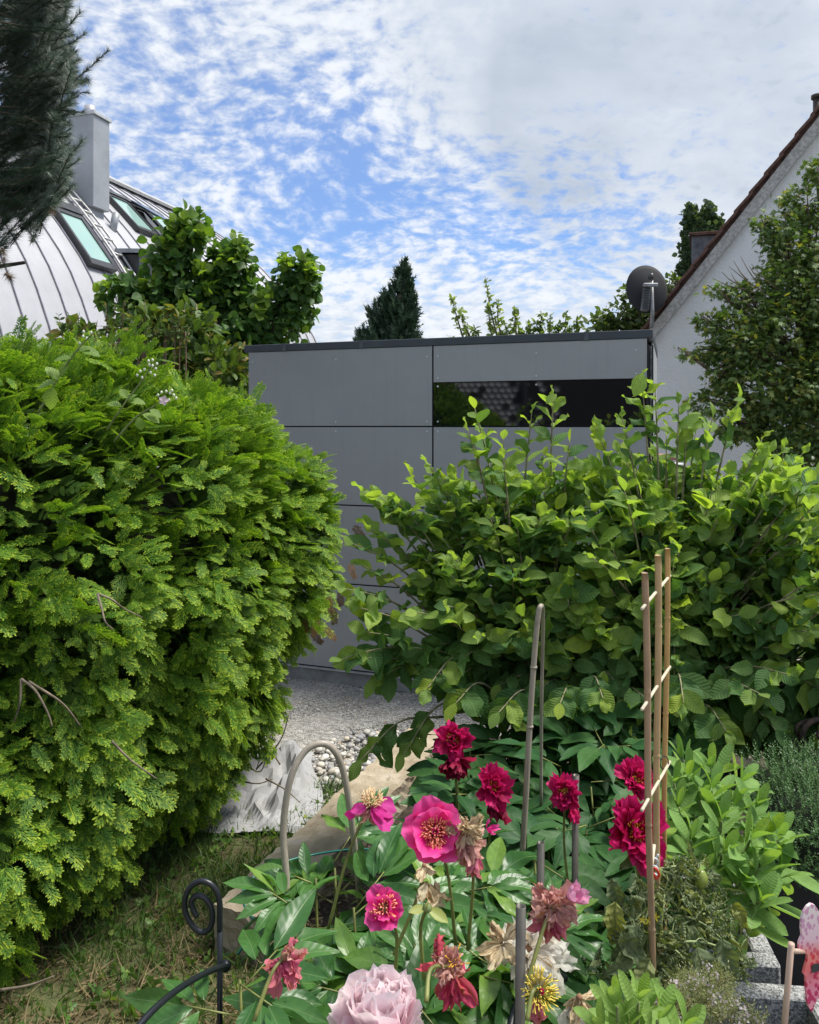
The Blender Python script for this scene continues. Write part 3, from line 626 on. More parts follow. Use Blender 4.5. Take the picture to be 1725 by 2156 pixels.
# low leafy shrub with reddish shoots beneath it
SHR = leafmat('shrub_leaf', (.04, .085, .02), (.10, .17, .03), (.26, .20, .06), trans=.3, young_frac=.22)
sh = empty('leafy_shrub', (-2.4, 7.0, 0), 'low leafy shrub with yellowish and reddish shoots under the upright green tree', 'shrub')
sb = [(400, 700, 7.0, 55, 60), (330, 700, 7.0, 50, 45), (350, 780, 6.9, 70, 50), (460, 780, 6.9, 60, 60), (240, 745, 6.8, 55, 35), (170, 720, 6.8, 50, 30)]
limbs((-2.4, 7.1, 0), sb, .03, TWIG, sh)
leafclouds(sh, sb, 1500, [leaf(1, .5, 4, .5, seed=k, cols=1) for k in range(2)], .10, SHR, upw=.5, clump=.6, nparts=200, cell=16)
# thin wild sprigs on top of the hedge line, against the metal roof
wl_ = empty('wild_sprigs', (-2.9, 5.6, 0), 'thin wild sprigs rising above the clipped hedge against the pale roof', 'plant')
tw = []; Lp = []
for k in range(26):
    u = random.uniform(120, 400); v0 = 735; h = random.uniform(30, 95)*(1.2 if 160 < u < 300 else .8)
    b_ = P(u, v0, 5.6); tp = P(u+random.uniform(-25, 25), v0-h, 5.6); pl = spline([b_-Vector((0, 0, 1.2)), b_, b_.lerp(tp, .5)+Vector((.01, 0, 0)), tp], 12)
    tw.append(tube(pl, [.005, .0015], 4))
    for q in pl[5:]:
        for _ in range(2): Lp.append(q)
Lp = np.array(Lp); n = len(Lp)
part('stems', merge(tw), plain('red_twig', (.18, .10, .07), .7), wl_, kind='stuff')
stuff('small_leaves', [leaf(1, .45, 3, .5, cols=1)], frames(Lp, rng.normal(0, 1, (n, 3))+[0, 0, .3], rng.normal(0, 1, (n, 3)), .045*(1+rng.normal(0, .3, n)).clip(.4, 1.6)), SHR, wl_)
# ------------------------------------------------------------ conifers and trees on the skyline behind the shed
YEW = leafmat('yew_needles', (.014, .036, .022), (.040, .085, .045), None, trans=.08, veins=0, rough=.6)
yw = empty('columnar_yew', (P(825, 900, 13).x, 13, 0), 'dark pointed columnar conifer behind the middle of the shed roof', 'tree')
yb = [(848, 575, 13, 10, 36), (846, 615, 13, 20, 45), (842, 665, 13, 32, 60), (812, 690, 13, 26, 60), (818, 635, 13, 14, 28), (858, 660, 13, 18, 55), (785, 700, 13, 18, 48), (770, 715, 13, 18, 22), (840, 730, 13, 44, 60), (800, 745, 13, 42, 50)]
limbs((P(830, 900, 13).x, 13, 0), yb, .12, BARK, yw, tuple(P(842, 620, 13)), sub=2)
p, d, c, k = blob_points(yb, 7000, .35, .30)
Ms = frames(p, d*.6+[0, 0, 1.0]+rng.normal(0, .3, (7000, 3)), rng.normal(0, 1, (7000, 3)), .12*(1+rng.normal(0, .3, 7000)).clip(.4, 1.6))
needle_spray = merge([T([(0, 0, 0), (.10, .25, 0), (0, 1, .02), (-.10, .25, 0)], [(0, 1, 2, 3)], [(.5, 0), (1, .3), (.5, 1), (0, .3)])]+[xf(T([(0, 0, 0), (.07, .12, 0), (0, .42, 0), (-.07, .12, 0)], [(0, 1, 2, 3)], [(.5, 0), (1, .3), (.5, 1), (0, .3)]), Matrix.Translation((0, y, 0))@Matrix.Rotation(a, 4, 'Z')@Matrix.Rotation(.4, 4, 'Y')) for y, a in ((.1, .8), (.25, -.8), (.45, .7), (.55, -.7))])
stuff('foliage', [needle_spray], Ms, YEW, yw)
def light_tree(name, label, shoots, Y, nleaf, size, mat, temps, spread=10):
    o = empty(name, (P(shoots[0][0], 900, Y).x, Y, 0), label, 'tree'); pts = []; tw = []
    base = Vector((P(np.mean([s[0] for s in shoots]), 900, Y).x, Y, 0)); hub = P(np.mean([s[0] for s in shoots]), 800, Y)
    part('trunk', tube([base, base.lerp(hub, .5), hub], [.10, .05], 8), BARK, o)
    for u0, v0, u1, v1 in shoots:
        pl = spline([hub, P(u0, v0, Y), P((u0+u1)/2+random.uniform(-4, 4), (v0+v1)/2, Y), P(u1, v1, Y)], 20); tw.append(tube(pl, [.03, .004], 5))
        for k in range(nleaf):
            f = random.random()**.8; q = pl[int(6+13*f)]; wd = (1-f*.75)*spread/1727*Y
            r = rand_dirs(1)[0]; pts.append(q+r*np.array([wd, wd, wd*.9])*random.random())
            if k % 8 == 0: tw.append(tube([q, pts[-1]], [.006, .003], 3))
    part('branches', merge(tw), TWIG, o, kind='stuff'); pts = np.array(pts); n = len(pts)
    pieces('leaf', 'foliage', temps, frames(pts, rng.normal(0, .7, (n, 3))+[0, 0, .1], rng.normal(0, .5, (n, 3))+[0, -.2, .7], size*(1+rng.normal(0, .3, n)).clip(.4, 1.7)), mat, o, 120, 9)
LOC = leafmat('pale_leaf', (.13, .19, .06), (.22, .30, .10), (.34, .40, .18), trans=.4, veins=0)
lt = [leaf(1, .5, 3, .5, seed=k, cols=1) for k in range(2)]
light_tree('pale_sapling', 'pale light-leaved young tree with slender upright shoots above the shed roof', [(985, 730, 950, 622), (995, 720, 968, 650), (1050, 730, 1022, 582), (1055, 720, 1050, 628), (1085, 730, 1083, 642), (1040, 730, 1030, 640), (1010, 735, 1000, 690), (1075, 735, 1062, 675)], 13.5, 75, .085, LOC, lt, 17)
LOC2 = leafmat('mid_leaf', (.09, .15, .04), (.17, .24, .07), None, trans=.35, veins=0)
light_tree('airy_tree', 'airy green tree crown just above the right half of the shed roof', [(1130, 735, 1140, 655), (1150, 735, 1160, 660), (1190, 735, 1192, 658), (1170, 735, 1175, 680), (1215, 735, 1215, 668), (1120, 740, 1112, 680), (1240, 740, 1238, 690), (1205, 740, 1204, 690), (1145, 735, 1125, 672), (1100, 740, 1095, 690)], 14.5, 70, .10, LOC2, lt, 22)
light_tree('low_bush', 'row of pale yellow-green shoots peeping over the middle of the shed roof', [(870, 740, 868, 700), (905, 740, 880, 712), (940, 745, 950, 708), (915, 745, 925, 714), (960, 740, 985, 712), (760, 745, 756, 712), (890, 745, 872, 706)], 13.8, 30, .09, LOC, lt, 14)
OAK = leafmat('oak_leaf', (.05, .09, .03), (.12, .18, .05), None, trans=.3, veins=0)
ok = empty('spreading_tree', (4.6, 16, 0), 'green spreading tree crown beneath and behind the satellite dish', 'tree')
ob = [(1340, 625, 16, 30, 26), (1305, 660, 16, 40, 22), (1350, 670, 16, 35, 30), (1270, 680, 16, 32, 16), (1400, 640, 16, 25, 30), (1415, 600, 16, 14, 22), (1330, 700, 16, 80, 20), (1385, 690, 16, 30, 40)]
limbs((4.7, 16, 0), ob, .15, BARK, ok)
leafclouds(ok, ob, 1900, [leaf(1, .6, 3, .5, cols=1)], .12, OAK, clump=.5, nparts=150, cell=10)
POP = leafmat('poplar_leaf', (.03, .06, .03), (.08, .125, .055), None, trans=.2, veins=0)
pp = empty('poplar', (P(1470, 900, 30).x, 30, 0), 'grey-green double-topped poplar rising behind the tiled roof edge', 'tree')
pb = [(1455, 462, 30, 14, 30), (1462, 495, 30, 24, 34), (1490, 465, 30, 16, 34), (1500, 500, 30, 24, 36), (1478, 540, 30, 34, 30), (1448, 530, 30, 18, 22), (1445, 570, 30, 16, 22), (1440, 600, 30, 16, 22), (1460, 600, 30, 30, 40), (1465, 650, 30, 34, 50), (1512, 480, 30, 12, 22)]
limbs((P(1470, 900, 30).x, 30, 0), pb, .3, BARK, pp, tuple(P(1475, 560, 30)))
leafclouds(pp, pb, 7000, [leaf(1, .8, 3, .5, cols=1)], .17, POP, dirup=.5, clump=.55, nparts=0, shell=.3)
# ------------------------------------------------------------ maple before the white gable
MAP = leafmat('maple_leaf', (.050, .105, .030), (.135, .21, .055), (.28, .28, .07), trans=.34, veins=0, rough=.5, young_frac=.16)
mp = empty('maple_tree', (5.2, 9.6, 0), 'dense maple with small lobed leaves in front of the white gable wall', 'tree')
mb = [(1610, 470, 9.6, 22, 18), (1640, 480, 9.6, 40, 40), (1700, 430, 9.7, 60, 40), (1720, 370, 9.8, 22, 40), (1660, 540, 9.6, 50, 50), (1720, 520, 9.6, 70, 70), (1640, 600, 9.5, 50, 50),
      (1560, 625, 9.4, 34, 26), (1510, 612, 9.4, 26, 12), (1590, 660, 9.4, 60, 40), (1530, 690, 9.3, 42, 30), (1490, 680, 9.3, 26, 14), (1560, 730, 9.3, 66, 40), (1490, 740, 9.3, 26, 16), (1445, 745, 9.2, 22, 10), (1650, 700, 9.4, 80, 70),
      (1730, 640, 9.5, 80, 90), (1520, 790, 9.3, 44, 34), (1500, 850, 9.3, 44, 26), (1590, 820, 9.3, 66, 56), (1680, 810, 9.3, 80, 70), (1560, 890, 9.4, 60, 36), (1650, 900, 9.4, 80, 50), (1740, 760, 9.4, 70, 90), (1740, 900, 9.4, 80, 70), (1700, 980, 9.4, 90, 60), (1620, 950, 9.4, 50, 40)]
limbs((5.2, 9.8, 0), mb, .13, BARK, mp, tuple(P(1690, 620, 9.7)), sub=4)
leafclouds(mp, mb, 17000, [maple_leaf(k) for k in range(3)], .088, MAP, upw=.7, out=.5, dirup=-.2, rnd=.45, shell=.35, clump=.36, cell=12, jitter=.04)
tw = []
for (u0, v0, u1, v1) in [(1620, 620, 1535, 560), (1600, 600, 1560, 540), (1640, 610, 1582, 555), (1560, 600, 1540, 575), (1575, 590, 1545, 548), (1605, 590, 1578, 560), (1575, 610, 1500, 585), (1560, 600, 1520, 572)]:
    tw.append(tube(spline([P(u0, v0, 9.3), P((u0+u1)/2, (v0+v1)/2+5, 9.3), P(u1, v1, 9.3)], 6), [.010, .003], 4))
part('bare_twigs', merge(tw), TWIG, mp, kind='stuff')
# dark hedge far right behind the witch hazel
bh = empty('background_hedge', (4.2, 7.6, 0), 'dark green hedge in the gap at the right edge behind the big-leaved bush', 'hedge')
bb = [(1690, 1040, 7.6, 90, 60), (1740, 1120, 7.5, 90, 70), (1640, 1100, 7.7, 60, 60), (1720, 1210, 7.3, 80, 60), (1640, 1190, 7.6, 60, 50), (1790, 1180, 7.4, 60, 80)]
HEDG = leafmat('dark_hedge_leaf', (.025, .04, .018), (.06, .09, .03), None, trans=.15, veins=0)
limbs((4.2, 7.7, 0), bb, .05, BARK, bh)
leafclouds(bh, bb, 5000, [leaf(1, .6, 3, .5, cols=1)], .05, HEDG, nparts=0, shell=.3)
# ------------------------------------------------------------ pine, top left
PIN = leafmat('pine_needle', (.016, .040, .026), (.050, .088, .052), (.15, .16, .07), trans=.06, veins=0, rough=.4, young_frac=.06)
PB = plain('pine_bark', (.07, .05, .035), .9, var=.3)
pn = empty('pine_tree', (-3.6, 5.6, 0), 'dark long-needled pine hanging into the top left corner', 'tree')
part('trunk', tube(spline([(-3.6, 5.7, 0), (-3.55, 5.7, 2.5), (-3.3, 5.6, 5.5), (-3.2, 5.6, 7.2)], 16), [.16, .05], 10), PB, pn)
bm_ = []; nd = []
for k in range(130):
    th = random.uniform(0, 6.28); a = math.radians(random.uniform(25, 72))
    L = random.uniform(.042, .066); y0 = random.random()
    Mx = Matrix.Translation((0, y0, 0))@Matrix.Rotation(th, 4, 'Y')@Matrix.Rotation(a, 4, 'X')
    w_ = .0014/.11; nd.append(xf(T([(-w_, 0, 0), (w_, 0, 0), (0, L/.11, .04)], [(0, 1, 2)], [(.5, 0), (.5, 0), (.5, 1)]), Mx))
tuft = merge(nd)
pos = []; dr_ = []; br = []
tl_ = [(222, 112, 4.9), (165, 30, 4.9), (172, 75, 5.0), (160, 130, 4.9), (176, 195, 4.9), (165, 235, 4.8), (170, 300, 4.8), (160, 340, 4.9), (150, 395, 4.9), (112, 415, 4.7), (100, 435, 4.7), (60, 445, 4.7), (20, 460, 4.7), (5, 515, 4.7), (0, 560, 4.6), (180, 170, 5.1), (140, 10, 5), (125, 330, 4.7)]
for k in range(580):
    v = random.uniform(-120, 425); um = 158-.0008*max(0, v-250)**2*1.5-12*math.sin(v/35)
    tl_.append((um-abs(random.gauss(0, 75))-4, v, random.uniform(4.6, 6.1)))
for k in range(90): tl_.append((random.uniform(-700, -60), random.uniform(-150, 330), random.uniform(4.8, 6.2)))
for (u, v, Y) in tl_:
    tip = P(u, v, Y); dirn = nrm([random.uniform(.35, 1), random.uniform(-.7, .4), random.uniform(-.15, .5)])
    n = random.randint(2, 4) if len(pos) > 250 else 5
    if len(pos) == 0: n = 8; dirn = nrm([.8, -.1, .6])
    root = tip-Vector(dirn*.11*n)-Vector((0, 0, .012*n))
    pl = spline([root+Vector((-.5, .2, -.02)), root, tip-Vector(dirn)*.11*n*.4+Vector((0, 0, -.02)), tip], 14); br.append(tube(pl[6:], [.0035, .002], 4))
    seg = spline([root, tip-Vector(dirn)*.11*n*.4+Vector((0, 0, -.02)), tip], n+1)
    for a, b_ in zip(seg[:-1], seg[1:]): pos.append(a); dr_.append(b_-a)
for k in range(9):
    z = 2.6+k*.48; br.append(tube(spline([(-3.5, 5.65, z), (-3.0, 5.2, z+.25), (-2.3, 4.9, z+.3)], 10), [.035, .01], 6))
part('branches', merge(br), PB, pn, kind='stuff')
pos = np.array(pos); dr_ = np.array(dr_)
stuff('needles', [tuft], frames(pos, dr_, rng.normal(size=pos.shape), .115), PIN, pn)
DEADN = leafmat('dead_needle', (.12, .06, .03), (.2, .12, .06), None, trans=.1, veins=0)
dp = [P(4, 520, 4.6), P(6, 548, 4.6), P(10, 575, 4.6), P(96, 438, 4.8)]
stuff('dead_needles', [tuft], frames([tuple(x) for x in dp], rng.normal(size=(4, 3)), rng.normal(size=(4, 3)), .09), DEADN, pn)
# ------------------------------------------------------------ thuja hedge
THU = leafmat('thuja_spray', (.052, .148, .018), (.135, .26, .026), (.32, .43, .036), trans=.32, veins=0, rough=.6, tipc=(.48, .61, .05), young_frac=.2, spec=.3)
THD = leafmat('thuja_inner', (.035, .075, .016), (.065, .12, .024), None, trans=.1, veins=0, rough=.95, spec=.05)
def rhomb(p, a, L, wd, t0, t1, z=0):
    c, s = math.cos(a), math.sin(a); def_ = [(0, 0), (wd, L*.35), (wd*.7, L*.8), (0, L), (-wd*.7, L*.8), (-wd, L*.35)]
    return T([(p[0]+x*c+y*s, p[1]-x*s+y*c, z-.25*(p[1]+y*c-.3)**2*(.6)+abs(x)*0) for x, y in def_], [(0, 1, 2, 3, 4, 5)], [(.5, t0), (.5, t0), (.5, t1), (.5, t1), (.5, t1), (.5, t0)])
def spray(seed, full=True):
    r = random.Random(seed); out = [rhomb((0, 0), 0, 1.0, .014, 0, .9)]
    n = 7
    for i in range(n):
        for s in (-1, 1):
            y = .10+.82*i/n+(.04 if s > 0 else 0); L = (.38*(1-y)**.7+.07)*r.uniform(.7, 1.15); a = s*r.uniform(.55, .78)
            if i == 0: L *= .7
            out.append(rhomb((0, y), a, L, .017 if full else .05, y*.4, y*.5+.35, z=r.uniform(-.02, .02)))
            if full:
                m = max(2, int(L/.12))
                for j in range(m):
                    for s2 in (-1, 1):
                        q = .22+.72*j/m; bx, by = math.sin(a)*L*q, y+math.cos(a)*L*q; l2 = (.10*(1-q)+.055)*r.uniform(.8, 1.2)
                        out.append(rhomb((bx, by), a+s2*.62, l2, .019, y*.4+.3*q, min(1, y*.55+.28+.42*q)))
    return merge(out)
sprays = [spray(k) for k in range(3)]; rough_ = [spray(9, False)]
hedge = empty('thuja_hedge', (-1.6, 3.6, 0), 'large bright green thuja hedge filling the left half of the foreground', 'hedge')
EL = [((-1.72, 3.35, 1.20), (.80, .80, 1.08)), ((-1.40, 3.75, 1.24), (.80, .75, 1.04)), ((-1.12, 4.15, 1.18), (.58, .60, .92)), ((-.83, 4.30, 1.27), (.47, .50, .58)), ((-1.36, 3.15, .60), (.38, .42, .50)), ((-1.08, 3.78, .70), (.40, .48, .54)), ((-1.62, 3.0, .45), (.42, .4, .42)),
      ((-1.55, 2.80, .50), (.34, .36, .48)), ((-1.9, 2.9, 1.0), (.6, .6, 1.1)), ((-2.3, 4.2, 1.28), (1.0, .9, 1.10)), ((-1.35, 4.75, 1.15), (.7, .6, 1.02))]
cs = np.array([q[0] for q in EL]); rr = np.array([q[1] for q in EL])
def on_hedge(n, scale, lump=.06):
    ar = (rr[:, 0]*rr[:, 2]+rr[:, 1]*rr[:, 2]+rr[:, 0]*rr[:, 1]); k = rng.choice(len(EL), n*5, p=ar/ar.sum()); d = rand_dirs(n*5)
    lf = 1+lump*(np.sin(d[:, 0]*9+k)+np.sin(d[:, 2]*11+k*2)+np.sin(d[:, 1]*8))*.8
    p = cs[k]+d*rr[k]*scale*lf[:, None]
    N = nrm(d/rr[k])
    inside = np.zeros(len(p), bool)
    for j in range(len(EL)):
        q = (((p-cs[j])/(rr[j]*scale*.94))**2).sum(1) < 1; inside |= q & (k != j)
    ok = ~inside & (p[:, 2] > .12) & ((N*(p-np.array([0, 0, EYE]))).sum(1)/np.linalg.norm(p-np.array([0, 0, EYE]), axis=1) < .35)
    uu = 862.5+1727*p[:, 0]/p[:, 1]; ok &= uu > -900
    return p[ok][:n], N[ok][:n]
def hedge_layer(n, scale, size, temps, mat, nparts, name, down=-.35, cell=24, per=4):
    """branch ends, each a fan of several sprays"""
    p, N = on_hedge(n//per, scale); m = len(p); hgt = ((p[:, 2]-.8)/1.2).clip(-1, 1)
    D0 = nrm(N*.75+np.stack([np.full(m, .30), np.full(m, -.12), down+hgt*.50], 1)+rng.normal(0, .30, (m, 3)))
    N0 = nrm(N*.75+np.array([0, -.1, .55])+rng.normal(0, .30, (m, 3))); N0 = nrm(N0-D0*(N0*D0).sum(1, keepdims=True)); S0 = np.cross(D0, N0)
    k = np.repeat(np.arange(m), per); M = len(k); f = np.tile(np.linspace(-1, 1, per), m)+rng.normal(0, .12, M)
    sz = np.repeat(size*(1+rng.normal(0, .25, m)).clip(.5, 1.6), per)*(1-.25*np.abs(f))*rng.uniform(.8, 1.15, M)
    D = D0[k]*np.cos(f*.75)[:, None]+S0[k]*np.sin(f*.75)[:, None]+np.array([0, 0, -.12])+rng.normal(0, .10, (M, 3))
    pos = p[k]-D0[k]*(size*.75)+D0[k]*rng.uniform(0, .35, M)[:, None]*size*1.2+S0[k]*(f*size*.22)[:, None]+N0[k]*rng.normal(0, .012, M)[:, None]
    Ms = frames(pos, D, N0[k]+rng.normal(0, .22, (M, 3)), sz)
    if nparts: pieces('spray', name, temps, Ms, mat, hedge, nparts, cell)
    else: stuff(name, temps, Ms, mat, hedge)
q_ = ico(3); part('shade_core', merge([T(q_.V*r_*.55+c_, q_.F) for c_, r_ in zip(cs, rr)]), plain('shade_core_dark', (.02, .022, .010), .95), hedge)  # solid dark ellipsoids added inside to block light and darken the gaps
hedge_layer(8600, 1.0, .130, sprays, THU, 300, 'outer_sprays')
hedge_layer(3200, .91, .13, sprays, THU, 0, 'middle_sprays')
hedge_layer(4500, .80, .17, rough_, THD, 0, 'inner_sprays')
hedge_layer(2500, .66, .19, rough_, THD, 0, 'innermost_sprays')  # innermost layer, same dark green as the inner sprays
for x, y, h in [(-1.75, 3.6, 1.9), (-1.45, 3.9, 2.0), (-1.1, 4.3, 1.7), (-2.2, 4.2, 2.2), (-1.4, 3.2, 1.0)]:
    part('trunk', tube(spline([(x, y, 0), (x+.03, y, h*.5), (x, y+.03, h)], 10), [.045, .015], 8), BARK, hedge)
# grey-brown bare twigs that show on the near face, and dead sprays at the far end
tw = []
def on_front(u, v, Y, off=0): return P(u, v, Y)
for pl in [[(205, 1250, 2.62), (215, 1285, 2.6), (222, 1310, 2.58), (238, 1325, 2.58)], [(205, 1250, 2.62), (235, 1262, 2.64), (262, 1282, 2.68), (300, 1300, 2.75)], [(45, 1430, 2.35), (75, 1455, 2.33), (100, 1500, 2.32), (110, 1530, 2.32)], [(45, 1430, 2.35), (42, 1480, 2.33), (30, 1520, 2.33)],
           [(60, 1435, 2.35), (130, 1480, 2.4), (170, 1530, 2.45)], [(235, 1560, 2.5), (275, 1600, 2.5), (330, 1640, 2.5)], [(0, 2085, 2.2), (60, 2075, 2.2), (115, 2055, 2.22)], [(560, 1640, 3.9), (600, 1662, 3.8), (632, 1690, 3.75)], [(590, 1610, 4.0), (560, 1570, 4.0), (540, 1620, 4.0)], [(540, 1620, 4), (590, 1560, 3.95), (610, 1500, 3.95)], [(490, 1640, 3.9), (540, 1650, 3.9), (575, 1640, 3.9)], [(500, 1600, 3.9), (545, 1625, 3.9), (560, 1600, 3.9)]]:
    tw.append(tube(spline([P(*q) for q in pl], 14), [.0045, .002], 5))
part('bare_twigs', merge(tw), TWIG, hedge, kind='stuff')
dd = [P(u, v, Y) for u, v, Y in [(690, 1250, 4.0), (700, 1275, 4.0), (670, 1300, 4.0), (655, 1330, 4.0), (715, 1240, 4.0), (740, 1105, 4.0), (735, 1180, 4.0), (640, 1290, 4.0), (680, 1320, 4.05)]]
DEADT = leafmat('dead_thuja', (.14, .075, .035), (.22, .13, .06), None, trans=.15, veins=0)
stuff('brown_sprays', sprays, frames([tuple(x) for x in dd], rng.normal(0, .3, (9, 3))+[.2, 0, -1], rng.normal(0, .4, (9, 3))+[0, -1, .2], .10), DEADT, hedge)
# ------------------------------------------------------------ brambles growing out of the hedge
BRA = leafmat('bramble_leaf', (.16, .27, .05), (.26, .38, .09), None, trans=.4, rough=.5, veins=7)
BUD = plain('bud_white', (.65, .68, .55), .6, var=.1)
def bramble(pts, leaves, buds, label, flower=None):
    o = empty('bramble_cane', tuple(P(*pts[0])), label, 'bramble', 'bramble canes on the hedge top')
    part('cane', tube(spline([P(*q) for q in pts], 20), [.004, .0018], 6), GREENSTEM, o)
    for (u, v, Y, du, dv, L) in leaves:
        a = P(u, v, Y); D = P(u+du, v+dv, Y)-a; M = frames([tuple(a)], [tuple(D.normalized())], [(random.uniform(-.3, .3), -.5, .8)], L)[0]
        ob = bpy.data.objects.new('leaf', leaf(1, .72, 6, .5, fold=.1, curl=-.25, serr=.07, seed=int(u)).mesh('leaf', BRA)); C.objects.link(ob); ob.parent = o
        m = Matrix(M.tolist()); m.translation -= wl(o); ob.matrix_local = m
    s = ico(1)
    for (u, v, Y) in buds:
        q = P(u, v, Y); part('bud', T(s.V*np.array([.0045, .0045, .006])+np.array(q), s.F), BUD, o)
    if flower:
        q = P(*flower)
        for k in range(5):
            a = k*1.256; D = (math.cos(a), -.25, math.sin(a)); M = frames([tuple(q)], [D], [(0, -1, .3)], .017)[0]
            ob = bpy.data.objects.new('petal', leaf(1, .8, 3, .6, cols=1).mesh('petal', plain('bramble_petal', (.75, .58, .62), .6))); C.objects.link(ob); ob.parent = o
            m = Matrix(M.tolist()); m.translation -= wl(o); ob.matrix_local = m
bramble([(80, 870, 2.7), (120, 800, 2.68), (160, 740, 2.65), (198, 700, 2.65)], [(118, 805, 2.66, -70, 10, .075), (122, 800, 2.66, -30, -45, .06), (112, 815, 2.66, -15, 60, .075), (130, 790, 2.66, 10, -38, .05), (150, 755, 2.65, -50, -5, .06), (165, 735, 2.65, 60, 8, .07), (160, 740, 2.65, 40, -18, .05)], [(u, v, 2.65) for u, v in [(168, 722), (175, 708), (183, 712), (192, 700), (176, 698)]], 'left bramble cane with broad pale leaves above the hedge')
bramble([(225, 905, 2.75), (262, 850, 2.7), (300, 800, 2.68), (322, 765, 2.66)], [(262, 850, 2.7, 25, -28, .05), (270, 845, 2.7, 50, -2, .055), (255, 855, 2.7, -55, -20, .05), (268, 838, 2.7, -20, -30, .04)], [(u+random.uniform(-1, 1), v, 2.65) for u, v in [(290, 790), (296, 782), (304, 778), (315, 768), (322, 770), (328, 776), (318, 784), (326, 790), (300, 795), (330, 766), (322, 758), (312, 760)]], 'middle bramble cane topped by a cluster of white buds')
bramble([(240, 930, 2.72), (285, 880, 2.7), (325, 855, 2.68), (345, 838, 2.66)], [(290, 878, 2.7, 10, 26, .045), (300, 872, 2.7, 50, 15, .06), (315, 862, 2.7, 45, 22, .045)], [(u, v, 2.65) for u, v in [(333, 832), (340, 826), (350, 824), (358, 828), (366, 832), (371, 838), (356, 842), (362, 822), (347, 846)]], 'right bramble cane with one opened pinkish white flower', (345, 843, 2.64))
# ------------------------------------------------------------ big-leaved bush (witch hazel)
WH = leafmat('bush_leaf', (.065, .155, .045), (.13, .24, .065), (.28, .39, .07), trans=.30, rough=.6, spec=.22, veins=9, slope=4.2, bump=.0012, vline=.08, rib=(.20, .30, .10), young_frac=.14)
WHY = leafmat('young_bush_leaf', (.18, .30, .065), (.28, .40, .095), (.34, .44, .05), trans=.45, rough=.6, spec=.22, veins=9, slope=4.2, bump=.0012, vline=.1, rib=(.35, .42, .2))
bush = empty('witch_hazel_bush', (1.15, 3.75, 0), 'big broad-leaved green bush in front of the right half of the grey shed', 'bush')
wt = [leaf(1, w_, 9, wd_, fold=f_, curl=c_, serr=.03, seed=k, wave=.6*k, cols=2, round_=.80) for k, (w_, wd_, f_, c_) in enumerate([(.62, .52, .08, -.14), (.56, .50, .16, -.30), (.68, .54, .05, -.06), (.60, .48, .22, .10), (.52, .50, .12, -.42)])]
base = Vector((1.0, 3.7, .0))
# crown surface: ellipsoids in space
BE = [((.95, 3.55, 1.28), (.86, .62, .62)), ((1.55, 3.45, 1.20), (.70, .6, .72)), ((.45, 3.5, 1.08), (.46, .45, .52)), ((.90, 3.35, .88), (.72, .50, .42)), ((1.75, 3.3, .85), (.5, .5, .55))]
tips = []
for (u, v, Y) in [(1000, 860, 3.35), (985, 905, 3.3), (1165, 835, 3.4), (1120, 870, 3.4), (1352, 805, 3.35), (1380, 820, 3.35), (1310, 880, 3.3), (1255, 900, 3.3), (1430, 850, 3.35), (1450, 860, 3.4), (1555, 840, 3.4), (1500, 880, 3.35), (1605, 925, 3.35), (1690, 955, 3.2), (1720, 1000, 3.1), (1640, 960, 3.3), (905, 980, 3.3), (870, 1005, 3.3), (935, 1010, 3.3), (765, 1032, 3.25), (800, 1045, 3.25), (840, 1060, 3.25), (745, 1145, 3.2), (780, 1115, 3.25), (765, 1190, 3.2), (730, 1240, 3.1), (760, 1280, 3.1), (720, 1388, 3.05), (775, 1385, 3.1), (770, 1330, 3.1), (790, 1430, 3.1), (1720, 1110, 3.0), (1725, 1250, 2.95), (1700, 1330, 2.95), (1000, 935, 3.3), (1060, 925, 3.3), (1200, 930, 3.3), (1060, 965, 3.2),
                  (760, 1600, 3.0), (850, 1590, 3.0), (900, 1450, 2.95), (960, 1480, 2.95), (1050, 1500, 2.9), (1180, 1480, 2.85), (1270, 1470, 2.85), (1530, 1540, 2.8), (1440, 1480, 2.8), (1600, 1460, 2.8), (1660, 1420, 2.8)]:
    tips.append((P(u, v, Y), True))
for k in range(280):
    i = rng.choice(5, p=[.33, .29, .05, .21, .12]); c, r = BE[i]; d = rand_dirs(1)[0]
    if d[1] > .35: d[1] *= -1
    q = Vector(c)+Vector(d*np.array(r)*random.uniform(.62, 1.0)); 
    if q.z < .42: continue
    tips.append((q, d[2] > .25))
edge_u = [700, 760, 900, 950, 1200, 1350, 1430, 1560, 1725, 1800]; edge_v = [1290, 1120, 1065, 1010, 985, 930, 905, 930, 990, 995]
for k in range(330):
    u = random.uniform(850, 1790); ve = float(np.interp(u, edge_u, edge_v)); v = ve+(random.random()**1.25)*(1520-ve); side_ = max(0, (900-u)/130)
    if side_ and (v < 1060 or v > 1420): continue
    Yf = 3.05+.35*max(0, (1250-v)/300)**1.2+random.uniform(-.05, .35); tips.append((P(u, v, Yf), v < 1120))
stems = []; LM = []; LY = []
for k in range(9):
    a = k/9*6.28; mid = base+Vector((.35*math.cos(a), .22*math.sin(a), .55)); hub = base+Vector((.62*math.cos(a), .28*math.sin(a), .95+.12*math.sin(k*3)))
    stems.append((base+Vector((.1*math.cos(a), .1*math.sin(a), 0)), mid, hub))
    part('main_stem', tube(spline(stems[-1], 12), [.022, .010], 8), BARK, bush)
tw = []
